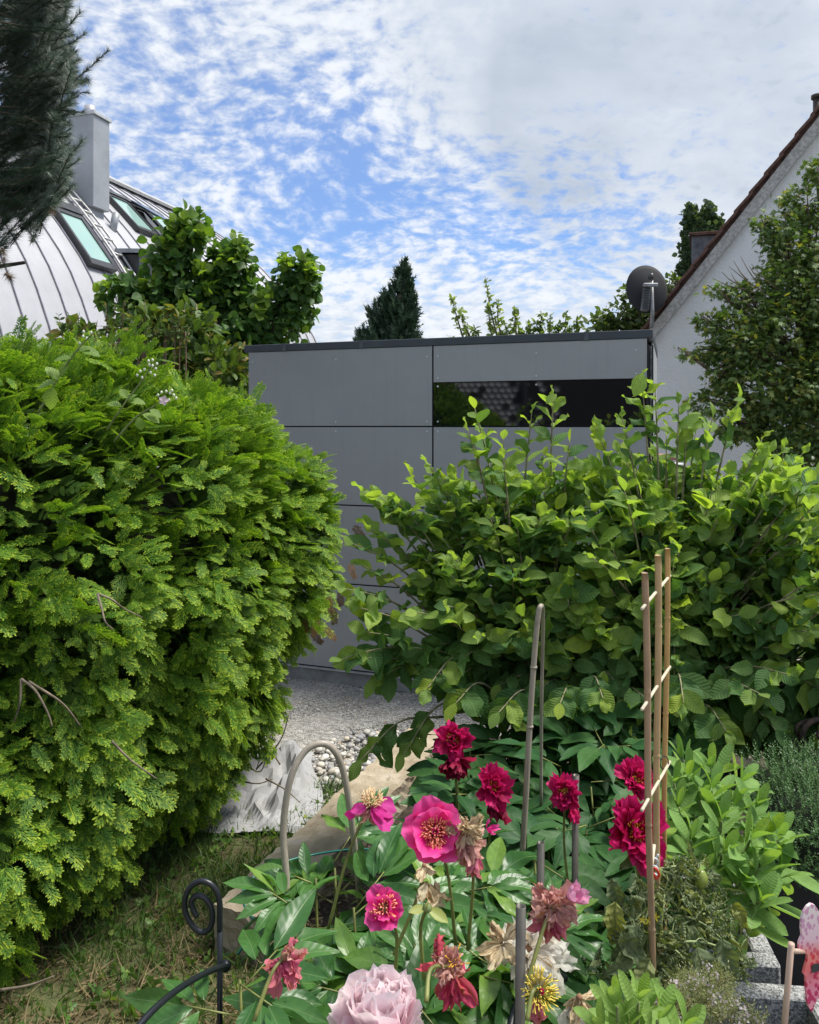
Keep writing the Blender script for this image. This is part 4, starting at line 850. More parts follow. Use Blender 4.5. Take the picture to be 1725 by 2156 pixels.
for q, up in tips:
    st = min(stems, key=lambda s: (s[2]-q).length); j = st[1].lerp(st[2], random.uniform(.3, 1.0)); j = j.lerp(q, max(0, 1-.42/max((q-j).length, .01)))
    dv_ = q-j; L = dv_.length; mid = j.lerp(q, .55)+Vector((0, 0, .05*L if q.z > 1.0 else .16*L)); pl = spline([j, mid, q], 16); tw.append(tube(pl, [.0055, .0018], 5))
    seglen = L/15; side = Vector(rand_dirs(1)[0]); k = 0; sfrac = 0; i = 15.0
    top = q.z > 1.35
    nl = random.randint(6, 9); step = max(.6, .036/max(seglen, .01))
    for a_ in range(nl):
        if i < 2: break
        p0 = Vector(pl[int(i)]); p1 = Vector(pl[min(15, int(i)+1)]) if i < 15 else p0+(p0-Vector(pl[14])); td = (p1-p0).normalized() if (p1-p0).length > 1e-6 else Vector((0, 0, 1))
        sd_ = td.cross(Vector((0, 0, 1))); sd_ = sd_.normalized() if sd_.length > .1 else Vector((1, 0, 0)); sgn = 1 if a_ % 2 else -1
        outw = Vector((q.x-base.x, q.y-base.y, 0)); outw = outw.normalized() if outw.length > 0 else outw
        D = td*.75+sd_*sgn*.95+Vector((0, 0, -.28 if not top else .10))+Vector(rng.normal(0, .22, 3))
        if up and q.z > 1.75 and a_ >= 7: break
        if a_ == 0: D = td+Vector(rng.normal(0, .15, 3))
        if q.z < 1.0: D += Vector((0, -.15, -.55))
        N = Vector((0, 0, 1))*(.9 if top else .45)+outw*.3+Vector((0, -.45, 0))*(0.25 if top else 1.1)+Vector(rng.normal(0, .25, 3))
        young = (a_ < 2 and up) or (a_ < 5 and q.z > 1.15 and random.random() < .65)
        sz = random.uniform(.092, .138)*(.82 if up and q.z > 1.75 else 1)*(.62+.15*a_ if a_ < 3 else 1.0)
        (LY if young else LM).append((tuple(p0), tuple(D), tuple(N), sz)); i -= step*(1.15 if up and q.z > 1.75 else 1)
part('twigs', merge(tw), plain('downy_twig', (.30, .27, .16), .8, var=.25, nscale=30), bush, kind='stuff')
def fr(L): return frames([l[0] for l in L], [l[1] for l in L], [l[2] for l in L], np.array([l[3] for l in L]))
pieces('leaf', 'inner_leaves', wt, fr(LM), WH, bush, 200, 30)
pieces('leaf', 'young_leaves', wt, fr(LY), WHY, bush, 100, 24)
# inner dark leaves filling the bush body
m = 1300; k = rng.choice(5, m, p=[.33, .29, .06, .21, .11]); d = rand_dirs(m); p = np.array([b[0] for b in BE])[k]+d*np.array([b[1] for b in BE])[k]*(.45+.4*rng.random(m))[:, None]
ok = p[:, 2] > .3; p = p[ok]; m = len(p)
stuff('body_leaves', wt, frames(p, rng.normal(0, .6, (m, 3))+[0, -.2, -.5], rng.normal(0, .4, (m, 3))+[0, -.8, .5], rng.uniform(.07, .095, m)), WH, bush)
# the two large tip leaves that stand against the window and wall
for (u, v, Y, du, dv, L, N) in [(1335, 835, 3.30, 22, -52, .105, (.1, -1, .1)), (1150, 850, 3.35, 20, -20, .06, (0, -.8, .6)), (1545, 843, 3.35, 20, -4, .05, (0, -.6, .8))]:
    a = P(u, v, Y); D = P(u+du, v+dv, Y)-a; m_ = Matrix(frames([tuple(a)], [tuple(D)], [N], L)[0].tolist()); m_.translation -= wl(bush)
    o = bpy.data.objects.new('leaf', wt[0].mesh('leaf', WHY)); C.objects.link(o); o.parent = bush; o.matrix_local = m_
# ------------------------------------------------------------ peonies
PEO = leafmat('peony_leaf', (.036, .120, .028), (.085, .21, .045), (.18, .31, .05), trans=.22, rough=.34, vline=.05, veins=8, slope=2.5, bump=.00035, rib=(.20, .30, .12), spec=.42, young_frac=.12)
PEOD = leafmat('dark_peony_leaf', (.030, .10, .034), (.062, .155, .042), None, trans=.2, rough=.5, vline=.05, veins=7, slope=2.5, bump=.00035, rib=(.12, .2, .08), spec=.22)
PST = plain('peony_stem', (.20, .22, .06), .5, var=.3, nscale=12)
pt = [leaf(1, .34, 7, .45, fold=.16, curl=c, wave=w_, seed=k, cols=2, round_=.9) for k, (c, w_) in enumerate([(-.22, .6), (-.38, 1.0), (-.08, .4), (-.30, 1.4)])]
pt2 = [leaf(1, .40, 6, .42, fold=.12, curl=c, wave=.6, seed=k+5, cols=2, round_=1.0) for k, c in enumerate([-.2, -.35])]
def compound(pos, D, up, size, n, spread=1.15):
    """one divided peony leaf: n leaflets fanned round the end of a petiole"""
    D = Vector(D).normalized(); up = Vector(up); s = D.cross(up).normalized(); up = s.cross(D); L = []
    for k in range(n):
        f = (k/(n-1)*2-1) if n > 1 else 0
        dd = D*math.cos(f*spread)+s*math.sin(f*spread)+up*random.uniform(-.15, .25)
        bpt = Vector(pos)-D*size*.28*abs(f)+s*f*size*.10
        L.append((tuple(bpt), tuple(dd), tuple(up+Vector(rng.normal(0, .22, 3))), size*(1-.22*abs(f))*random.uniform(.85, 1.1)))
    return L
def peony(name, label, loc, centers, mat, temps, nparts, size, stuffname='lower_leaves', nleaf=(5, 7)):
    o = empty(name, loc, label, 'peony'); L = []; st = []
    for (x, y, z) in centers:
        b = Vector((x+random.uniform(-.03, .03), y+random.uniform(-.03, .03), .08)); top = Vector((x, y, z-.07))
        st.append(tube(spline([b, b.lerp(top, .5)+Vector((.02, 0, 0)), top], 7), [.005, .003], 5))
        for k in range(random.randint(3, 4)):
            a = random.uniform(0, 6.28); el = random.uniform(-.15, .65); D = Vector((math.cos(a), math.sin(a), el)); zz = z-random.random()*.16
            s = Vector((x, y, zz-.05)); e_ = s+D.normalized()*random.uniform(.06, .13); st.append(tube([s, e_], [.0025, .0018], 4))
            L += compound(e_, D+Vector((0, 0, -.15)), Vector((0, -.25, 1)), size*random.uniform(.8, 1.15), random.randint(*nleaf))
    part('stems', merge(st), PST, o, kind='stuff')
    pieces('leaf', stuffname, temps, fr(L), mat, o, nparts, 24); return o
def ctr(n, zf, test):
    out = []; tries = 0
    while len(out) < n and tries < 20000:
        tries += 1; x = random.uniform(-.6, 1.1); y = random.uniform(1.0, 3.15); z = zf(x, y)+random.uniform(-.16, .04)
        u = 862.5+1727*x/y; v = 898+1727*(EYE-z)/y
        if test(x, y, u, v) and all((x-a)**2+(y-b)**2 > .004 for a, b, _ in out): out.append((x, y, z))
    return out
c1 = ctr(95, lambda x, y: .80-.10*max(0, 1.6-y), lambda x, y, u, v: 1.25 < y < 2.15 and u > (520 if y < 1.45 else 660 if y < 1.75 else 760) and u < (1330 if y < 1.5 else 1290) and not (y > 1.88 and u < 850))
c1 += [(float(q.x), float(q.y), float(q.z)) for q in (P(665, 1790, 2.02), P(705, 1770, 2.08), P(640, 1870, 1.92), P(745, 1850, 1.95), P(505, 1990, 1.60))]
front_peony = peony('peony', 'pink peony clump in the foreground with glossy green leaves and fading blooms', (.1, 1.7, .1), c1, PEO, pt, 300, .145)
c2 = ctr(90, lambda x, y: .76+.22*max(0, y-2.5), lambda x, y, u, v: 2.15 < y < 3.1 and (900 if y < 2.6 else 960) < u < 1420)
rear_peony = peony('peony', 'dark crimson peony behind the pink one, with broader dull green leaves', (.45, 2.5, .1), c2, PEOD, pt2, 240, .165, nleaf=(4, 6))
def petal(L=1, W=.8, cup=.3, seed=0, ruffle=.06, frill=.0, k=7, c=3, wide=.66, crumple=0):
    r = np.random.default_rng(seed); V = []; U = []; F = []
    for i in range(k+1):
        y = i/k; prof = max(.12, math.sin(math.pi*min(1, y*.5/wide) if y < wide else math.pi*(.5+.27*(y-wide)/(1-wide))))
        for j in range(-c, c+1):
            a = j/c; f = (r.uniform(-1, 1)*frill if i == k else 0)
            yy = y*L*(1-.10*a*a*(i/k))+f
            z = cup*(y*y*.6)*L+cup*.9*W*(a*prof)**2*.6+ruffle*math.sin(a*5+seed*2.1+y*3)*y+crumple*r.normal()*(.3+y)
            V.append((a*W/2*prof+crumple*r.normal()*.6, yy+crumple*r.normal()*.4, z)); U.append((.5+a*.5, y))
    for i in range(k):
        for j in range(2*c): q = i*(2*c+1)+j; F.append((q, q+1, q+2*c+2, q+2*c+1))
    return T(V, F, U)
def set_petals(fl, rows, axis, center, mat, gravity=0, jit=.12, temps=None):
    """rows: (count, angle from axis in degrees, length, template list)"""
    A = Vector(axis).normalized(); X = A.orthogonal().normalized(); Yv = A.cross(X)
    for (n, ang, L, tp) in rows:
        ph0 = random.random()*6.28; jit = max(jit, .34) if gravity else jit; mes = [q.mesh('petal', mat) for q in tp]
        for k in range(n):
            ph_ = ph0+k*6.2832/n+random.gauss(0, jit); th = R(ang)+random.gauss(0, jit)
            Rd = X*math.cos(ph_)+Yv*math.sin(ph_); D = A*math.cos(th)+Rd*math.sin(th); N = A*math.sin(th)-Rd*math.cos(th)
            if gravity: D = D*(1-gravity)+Vector((0, 0, -gravity))+Vector(rng.normal(0, .15, 3)); N = N+Vector(rng.normal(0, .35, 3))
            s = L*random.uniform(.85, 1.12); M = Matrix(frames([tuple(Vector(center)+Rd*L*.05)], [tuple(D)], [tuple(N)], s)[0].tolist()); M.translation -= wl(fl)
            o = bpy.data.objects.new('petal', random.choice(mes)); C.objects.link(o); o.parent = fl; o.matrix_local = M
WCORE = plain('withered_core', (.30, .16, .09), .9)
def flower(plant, c, label, core, r, stem_to=None, col=None):
    """receptacle of the bloom; petals are its children"""
    c = Vector(c); s = ico(2); fl = part('flower', T(s.V*r*(.55 if 'wilt' in label or 'wither' in label or 'spent' in label or 'dried' in label else 1)+np.array(c), s.F), col or GREENSTEM, plant, label=label, org=tuple(c))
    if any(q in label for q in ('wilt', 'wither', 'spent', 'dried')): fl.data.materials[0] = WCORE
    if stem_to is not None:
        b = Vector(stem_to); part('flower_stem', tube(spline([b, b.lerp(c, .55)+Vector((random.uniform(-.02, .02), 0, .02)), c], 12), [.004, .0028], 7), PST, plant)
    return fl
def stamens(fl, c, axis, n, r, L, mat, wd=.0016, tight=.9, name='stamens'):
    A = Vector(axis).normalized(); X = A.orthogonal().normalized(); Yv = A.cross(X); ts = []
    for k in range(n):
        a = random.random()*6.28; q = random.random()**.5*tight; D = A*(1-.25*q)+(X*math.cos(a)+Yv*math.sin(a))*q*1.1+Vector(rng.normal(0, .15, 3)); p = Vector(c)+(X*math.cos(a)+Yv*math.sin(a))*q*r
        l = L*random.uniform(.6, 1.15); ts.append(tube([p, p+D.normalized()*l*.6, p+D.normalized()*l+Vector(rng.normal(0, .002, 3))], [wd*.6, wd*.8, wd*1.5], 4))
    q = merge(ts); o = part(name, q, mat, fl, kind='stuff'); return o
MAG = petalmat('magenta_petal', (.90, .02, .30), (.97, .08, .42), edge=(.98, .16, .48), base=(.70, .01, .25), trans=.4)
CRI = petalmat('crimson_petal', (.42, .004, .06), (.68, .012, .14), edge=(.74, .025, .20), trans=.35)
CRD = petalmat('dark_crimson_petal', (.12, .003, .018), (.26, .006, .04), edge=(.35, .01, .06), trans=.25)
PAL = petalmat('pale_pink_petal', (.98, .66, .74), (.98, .80, .84), edge=(.98, .88, .89), base=(.95, .30, .48), trans=.5, streak=.05)
ROS = petalmat('rose_petal', (.74, .12, .26), (.84, .30, .42), edge=(.78, .26, .28), trans=.38, brown=(.50, .16, .08), bt=(.54, .66))
WBR = petalmat('withered_petal', (.74, .36, .32), (.86, .54, .48), trans=.35, brown=(.52, .22, .10), bt=(.54, .66))
CRM = petalmat('cream_petal', (.92, .88, .78), (.96, .95, .90), trans=.5, brown=(.62, .42, .20), bt=(.56, .66))
BEI = petalmat('beige_petal', (.74, .60, .36), (.84, .74, .52), trans=.3, brown=(.42, .26, .12))
STY = plain('yellow_stamen', (.78, .42, .03), .6, var=.25, nscale=300); STC = plain('coral_stamen', (.86, .40, .18), .6, var=.2, nscale=200, col2=(.85, .16, .20)); STP = plain('pale_stamen', (.80, .55, .30), .6, var=.2, nscale=200)
rag = [petal(1, .70, .40, k+70, .11, .13, crumple=.02) for k in range(5)]; wp = [petal(1, .95, .36, k, .085, .07, crumple=.008) for k in range(4)]; np_ = [petal(1, .50, .25, k+9, .09, .05) for k in range(4)]; crp = [petal(1, .55, (.5, -.7, .9, -.3, .2)[k], k+20, .16, .10, crumple=.055) for k in range(5)]; cup_ = [petal(1, 1.0, .62, k+30, .045, .09, k=8, c=4) for k in range(6)]
FB = lambda u, v, Y: P(u, v, Y)
# bright magenta open bloom
c = P(915, 1752, 1.72); ax = Vector((.05, -.86, .42)); f = flower(front_peony, c, 'bright magenta open bloom with coral stamens', .0, .012, P(960, 1990, 1.75))
set_petals(f, [(6, 80, .070, wp), (5, 60, .066, wp)], ax, c, MAG, jit=.10)
stamens(f, c+ax*.012, ax, 170, .020, .020, STC, .0011, 1.0); 
set_petals(f, [(6, 22, .022, np_)], ax, c+ax*.012, MAG)
# faded hanging magenta bloom on the left
c = P(783, 1690, 1.85); ax = Vector((.1, -.2, 1)); f = flower(front_peony, c, 'faded magenta bloom with hanging petals left of the open bloom', 0, .012, P(690, 1960, 1.85))
set_petals(f, [(3, 95, .062, wp), (4, 105, .056, np_)], ax, c, petalmat('orchid_petal', (.60, .02, .24), (.72, .06, .38), trans=.4), gravity=.42)
stamens(f, c, ax, 110, .018, .022, STP, .0009); set_petals(f, [(8, 120, .030, crp)], ax, c-Vector((0, .01, .01)), WBR, gravity=.5)
# withered beige bloom right of it
c = P(982, 1748, 1.70); f = flower(front_peony, c, 'withered beige and pink bloom touching the open magenta one', 0, .015, P(985, 2000, 1.75))
set_petals(f, [(12, 50, .034, crp), (10, 85, .036, crp)], (0, -.5, .8), c, BEI, gravity=.15); set_petals(f, [(16, 100, .042, crp)], (0, -.5, .8), c-Vector((0, 0, .02)), WBR, gravity=.5); set_petals(f, [(9, 120, .038, crp)], (.2, -.5, .6), P(1000, 1800, 1.70), ROS, gravity=.7)
set_petals(f, [(3, 70, .022, crp)], (1, -.2, .3), P(1025, 1745, 1.74), MAG)
# magenta half hidden
c = P(810, 1912, 1.55); ax = Vector((-.1, -.7, .5)); f = flower(front_peony, c, 'magenta bloom half hidden among the leaves', 0, .012, P(830, 2080, 1.6))
set_petals(f, [(7, 75, .040, wp), (5, 50, .03, wp)], ax, c, MAG); stamens(f, c+ax*.01, ax, 60, .016, .016, STC, .001)
# spent seed heads
c = P(893, 1822, 1.60); f = flower(front_peony, c, 'spent beige bloom with green sepals hanging in the middle', 0, .008, P(830, 2010, 1.62), GREENSTEM)
set_petals(f, [(4, 100, .030, crp)], (-.2, -.3, .8), c, BEI, gravity=.5); set_petals(f, [(3, 120, .035, crp)], (.1, -.3, .5), P(900, 1858, 1.6), BEI, gravity=.6); set_petals(f, [(6, 110, .030, crp)], (.3, -.3, .8), P(925, 1880, 1.66), BEI, gravity=.4)
SEP = [leaf(1, .5, 4, .5, fold=.25, curl=.1, cols=1)]; YGR = leafmat('sepal', (.30, .36, .08), (.42, .44, .14), (.6, .3, .25), trans=.3, veins=0)
c = P(900, 1912, 1.52); f2 = flower(front_peony, c, 'bare seed head with two spread yellow-green sepals', 0, .009, P(893, 2060, 1.55))
pieces('sepal', 'sepals', SEP, frames([tuple(c)]*3, [(-.9, -.2, -.15), (.8, -.3, -.45), (.1, -.4, .5)], [(0, -.6, 1)]*3, np.array([.036, .045, .02])), YGR, f2, 3)
# wilted pink lower left
c = P(600, 2015, 1.42); f = flower(front_peony, c, 'wilted pink bloom drooping at the lower left', 0, .014, P(535, 2150, 1.36))
set_petals(f, [(14, 60, .032, crp), (14, 105, .040, crp)], (0, -.3, 1), c, ROS, gravity=.45); set_petals(f, [(5, 60, .026, crp)], (.2, -.4, .8), c+Vector((.012, 0, .006)), WBR, gravity=.2); set_petals(f, [(3, 150, .05, np_)], (-.3, -.2, .6), P(585, 2045, 1.42), ROS, gravity=.7)
# withered red-pink centre bottom
c = P(945, 2035, 1.36); f = flower(front_peony, c, 'withered red and brown bloom beside the pale double bloom', 0, .014, P(898, 2110, 1.28))
set_petals(f, [(14, 60, .030, crp)], (0, -.5, .7), c, WBR); set_petals(f, [(9, 120, .040, crp), (4, 110, .05, np_)], (.2, -.3, .6), c-Vector((-.01, 0, .012)), petalmat('deep_rose_petal', (.60, .03, .12), (.72, .08, .20), trans=.35, brown=(.45, .12, .06)), gravity=.55)
set_petals(f, [(2, 60, .036, crp)], (-.7, -.3, .7), P(920, 2020, 1.36), petalmat('red_rose_petal', (.66, .06, .10), (.75, .15, .2), trans=.35))
stamens(f, c+Vector((.012, 0, .01)), (.1, -.5, .8), 20, .01, .016, STY, .0008)
# withered pink-brown with a fresh pink tuft
c = P(1165, 1905, 1.45); f = flower(front_peony, c, 'withered brown-pink bloom with one fresh pink tuft', 0, .016, P(1110, 2075, 1.38))
set_petals(f, [(16, 40, .034, crp), (16, 80, .040, crp)], (-.2, -.5, .7), c, WBR, gravity=.25); set_petals(f, [(14, 115, .044, crp)], (0, -.3, .6), c-Vector((0, 0, .012)), ROS, gravity=.55)
FRP = petalmat('fresh_pink_petal', (.80, .30, .52), (.84, .48, .64), trans=.4); frl = [petal(1, .7, .3, k+50, .06, .12) for k in range(3)]
set_petals(f, [(6, 45, .036, frl), (4, 25, .03, frl)], (.8, -.35, .6), P(1195, 1892, 1.44), FRP)
# cream wilted bloom
c = P(1110, 2000, 1.56); f = flower(front_peony, c, 'large creamy white wilted bloom behind the steel tubes', 0, .02, P(1120, 2150, 1.6))
set_petals(f, [(12, 50, .045, crp), (14, 75, .056, rag), (14, 100, .060, rag), (10, 118, .060, crp)], (.1, -.6, .7), c, CRM, gravity=.22); set_petals(f, [(7, 80, .042, crp)], (-.3, -.6, .5), P(1060, 1985, 1.54), BEI, gravity=.25)
set_petals(f, [(6, 90, .05, crp)], (.4, -.6, .5), P(1165, 2020, 1.56), CRM, gravity=.35)
# yellow stamen remains
c = P(1135, 2088, 1.34); ax = Vector((.15, -.75, .6)); f = flower(front_peony, c, 'bloom reduced to yellow stamens and a red heart', 0, .009, P(1110, 2150, 1.3))
stamens(f, c, ax, 120, .014, .022, plain('lemon_stamen', (.78, .62, .10), .6), .0008, 1.1); set_petals(f, [(4, 18, .016, np_)], ax, c, CRI); set_petals(f, [(4, 120, .036, crp)], (-.5, -.4, .3), c-Vector((.012, 0, .01)), ROS, gravity=.6)
c = P(1220, 2100, 1.42); f = flower(front_peony, c, 'dried brown and white petals low at the bottom', 0, .01, P(1225, 2150, 1.45))
set_petals(f, [(6, 110, .040, crp)], (0, -.3, .8), c, BEI, gravity=.5); set_petals(f, [(3, 140, .05, crp)], (0, -.3, .8), c-Vector((.015, 0, .02)), CRM, gravity=.7)
# pale pink double bloom, nearest the viewer
c = P(803, 2160, 1.25); ax = Vector((.02, -.12, 1)); f = flower(front_peony, c, 'large pale pink double bloom at the bottom edge', 0, .03, P(830, 2300, 1.35))
set_petals(f, [(7, 82, .070, cup_), (8, 60, .084, cup_), (8, 40, .088, cup_), (8, 24, .088, cup_), (5, 10, .082, cup_)], ax, c-Vector((0, 0, .022)), PAL, jit=.16)
# crimson blooms of the rear plant
def crimson(u, v, Y, s, ax, label, n=(6, 7, 5), mat=CRI, st=True, droop=0, stem=(0, 330)):
    c = P(u, v, Y); f = flower(rear_peony, c, label, 0, .012, P(u+stem[0], v+stem[1], Y+.05))
    set_petals(f, [(n[0]+2, 98, s, rag), (n[1]+2, 74, s*.95, rag), (n[2]+3, 50, s*.8, rag), (4, 30, s*.6, crp)], ax, c, mat, jit=.22, gravity=droop)
    if st: stamens(f, c+Vector(ax)*s*.12, ax, 50, s*.16, s*.30, STY, .0010)
    return f
crimson(955, 1560, 2.55, .062, (0, -.8, .4), 'crimson bloom with a yellow heart, topmost of all', (5, 5, 4))
f = crimson(957, 1600, 2.52, .058, (0, -.6, -.3), 'dark drooping crimson bloom just below the topmost one', (7, 6, 4), CRD, False, .45)
f = crimson(1038, 1658, 2.30, .058, (.15, -.75, .5), 'ragged crimson bloom with two yellow stamen tufts', (5, 6, 5)); set_petals(f, [(6, 110, .06, crp)], (0, -.3, .5), P(1045, 1680, 2.3), CRD, gravity=.55)
f = crimson(1190, 1668, 2.15, .048, (-.55, -.7, .35), 'crimson bloom turned to the left beside a steel tube', (6, 7, 7), stem=(20, 300)); set_petals(f, [(4, 120, .045, crp)], (0, -.2, .5), P(1205, 1690, 2.15), CRI, gravity=.6)
crimson(1338, 1640, 2.05, .050, (.2, -.7, .5), 'smaller crimson bloom behind the bamboo canes', (6, 7, 6))
f = crimson(1335, 1752, 1.80, .074, (.25, -.78, .5), 'largest crimson bloom with golden stamens in front of the canes', (7, 8, 5)); set_petals(f, [(4, 125, .07, wp)], (.1, -.5, .5), P(1335, 1765, 1.8), CRI, gravity=.5)
# ------------------------------------------------------------ sage, savory mound, thyme, tomato
SAG = leafmat('sage_leaf', (.15, .28, .075), (.23, .38, .11), (.34, .48, .08), trans=.28, rough=.75, veins=12, slope=1.5, bump=.0005, vline=.02, rib=(.26, .34, .16), spec=.15, young_frac=.16)
sg = [leaf(1, w_, 9, .56, fold=.14, curl=c, seed=k, cols=2, round_=.45, stalk=.10) for k, (w_, c) in enumerate([(.36, -.12), (.42, -.30), (.33, .02)])]
def sage(name, label, tips, base, size, mat, nparts=300):
    o = empty(name, base, label, 'sage'); L = []; st = []
    for (q, ax) in tips:
        A = Vector(ax).normalized(); X = A.orthogonal().normalized(); Yv = A.cross(X)
        b = Vector(base); pl = spline([b, b.lerp(q, .5)+Vector((0, 0, .03)), q], 12); st.append(tube(pl, [.005, .0025], 6))
        for w_ in range(5):
            pos = Vector(q)-A*(.022*w_); ph0 = w_*1.57+random.uniform(-.2, .2)
            for k in range(2 if w_ else 3):
                a = ph0+k*math.pi*(1 if w_ else .66); th = R(18+w_*19)+random.gauss(0, .12); Rd = X*math.cos(a)+Yv*math.sin(a)
                L.append((tuple(pos), tuple(A*math.cos(th)+Rd*math.sin(th)+Vector((0, 0, -.05*w_))), tuple(A*math.sin(th)-Rd*math.cos(th)+Vector(rng.normal(0, .12, 3))), size*(.62+.16*w_ if w_ < 3 else 1.0)*random.uniform(.85, 1.12)))
    part('stems', merge(st), GREENSTEM, o, kind='stuff'); pieces('leaf', 'lower_leaves', sg, fr(L), mat, o, nparts, 22)
sp_ = []
for (u, v, Y) in [(1500, 1665, 2.1), (1450, 1640, 2.15), (1560, 1650, 2.15), (1430, 1700, 2.05), (1520, 1730, 1.98), (1590, 1705, 2.05), (1640, 1770, 1.98), (1580, 1770, 1.93), (1455, 1770, 1.95), (1520, 1800, 1.92), (1600, 1830, 1.9), (1640, 1840, 1.95), (1560, 1860, 1.88), (1490, 1840, 1.92), (1600, 1900, 1.85), (1475, 1690, 2.1), (1545, 1700, 2.08), (1440, 1600, 2.25), (1500, 1620, 2.2), (1610, 1760, 2.0), (1420, 1650, 2.12)]:
    q = P(u, v, Y); sp_.append((q, (random.uniform(-.25, .35)+(u-1520)/400, random.uniform(-.5, .1), .9)))
sage('sage_bush', 'soft light green sage bush with long leaves right of the bamboo canes', sp_, (.78, 2.12, .55), .105, SAG)
SAG2 = leafmat('pale_sage_leaf', (.20, .33, .08), (.27, .40, .12), None, trans=.32, rough=.7, veins=10, slope=1.5, bump=.0005, vline=.02, rib=(.35, .45, .2), spec=.15)
sage('sage_bush', 'pale green young sage leaves cut by the bottom edge', [(P(u, v, 1.18), (dx, -.3, 1)) for u, v, dx in [(1300, 2120, -.3), (1345, 2110, .1), (1385, 2150, .3), (1270, 2170, -.5), (1440, 2165, .3), (1330, 2160, 0)]], (.33, 1.22, .5), .075, SAG2, 120)
HRB = leafmat('savory_leaf', (.045, .12, .035), (.09, .18, .055), (.16, .25, .08), trans=.15, veins=0, rough=.45, young_frac=.15)
def sprig(n=16, s=0):
    r = random.Random(s); ts = [T([(-.008, 0, 0), (.008, 0, 0), (0, 1, 0)], [(0, 1, 2)], [(.5, 0)]*3)]
    for k in range(n):
        y = .1+.88*k/n; a = k*2.4; ts.append(xf(T([(0, 0, 0), (.028, .07, 0), (0, .17, 0), (-.028, .07, 0)], [(0, 1, 2, 3)], [(.5, 0), (1, .4), (.5, 1), (0, .4)]), Matrix.Translation((0, y, 0))@Matrix.Rotation(a, 4, 'Y')@Matrix.Rotation(R(50), 4, 'X')))
    return merge(ts)
mound = empty('savory_mound', (1.25, 2.65, .65), 'dense dark green mound of fine-leaved herb above the black planter', 'herb')
hb_ = [(1900, 1700, 2.6, 110, 90), (1700, 1660, 2.55, 120, 70), (1690, 1740, 2.45, 100, 100), (1760, 1700, 2.5, 110, 100), (1625, 1680, 2.55, 50, 70)]
p, d, c, k = blob_points(hb_, 6500, .72, 0); keep = (d[:, 1] < .3); p = p[keep]; d = d[keep]; n = len(p)
stuff('sprigs', [sprig(16, 0), sprig(14, 1)], frames(p, d*.6+[0, -.1, .75]+rng.normal(0, .3, (n, 3)), rng.normal(0, 1, (n, 3)), .045*(1+rng.normal(0, .25, n)).clip(.5, 1.5)), HRB, mound)
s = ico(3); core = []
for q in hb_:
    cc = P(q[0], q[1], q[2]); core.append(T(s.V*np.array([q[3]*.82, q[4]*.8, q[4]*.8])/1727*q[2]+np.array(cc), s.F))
part('mound_core', merge(core), plain('dark_inner', (.015, .022, .010), .95), mound)  # solid dark ellipsoids filling the mound beneath the sprigs
fl_ = p[rng.choice(n, 26)]; ts = ico(1); part('tiny_flowers', merge([T(ts.V*.0028+q+np.array([0, -.02, .02]), ts.F) for q in fl_]), BUD, mound, kind='stuff')
thy = empty('flowering_thyme', (.42, 1.35, .55), 'thyme with tiny pinkish white flowers at the bottom right', 'herb')
THY = leafmat('thyme_leaf', (.10, .13, .04), (.17, .19, .06), (.30, .22, .10), trans=.2, veins=0)
tb_ = [(1400, 2140, 1.33, 60, 45), (1470, 2130, 1.36, 50, 60), (1500, 2090, 1.42, 36, 36), (1545, 2170, 1.3, 44, 40), (1360, 2150, 1.3, 40, 40), (1590, 2185, 1.3, 26, 22), (1440, 2095, 1.42, 20, 26)]
p, d, c, k = blob_points(tb_, 1500, .5, .5); n = len(p)
stuff('sprigs', [sprig(12, 3)], frames(p, d*.5+[0, -.1, .8]+rng.normal(0, .3, (n, 3)), rng.normal(0, 1, (n, 3)), .026*(1+rng.normal(0, .25, n)).clip(.5, 1.5)), THY, thy)
cl = rng.choice(n, 60); q = np.repeat(p[cl], 9, 0)+rng.normal(0, .0045, (540, 3))+[0, -.006, .014]
stuff('tiny_flowers', [leaf(1, .8, 2, .5, cols=1)], frames(q, rng.normal(0, 1, (540, 3)), rng.normal(0, .4, (540, 3))+[0, -.8, .6], .0055), petalmat('thyme_flower', (.75, .62, .68), (.82, .76, .78)), thy)
TOM = leafmat('tomato_leaf', (.12, .16, .075), (.19, .24, .11), (.28, .30, .07), trans=.25, rough=.7, veins=6, slope=2, bump=.002, rib=(.2, .26, .12), patches=None, young_frac=.2)
tom = empty('tomato_plant', (.50, 1.75, .2), 'sickly curled tomato plant with small green fruit, tied to the bamboo canes', 'tomato plant')
tw = []; L = []; LC = []
root = Vector((.50, 1.74, .2)); main = spline([root, P(1372, 2080, 1.62), P(1382, 1950, 1.66), P(1385, 1830, 1.70)], 20); tw.append(tube(main, [.006, .004], 7))
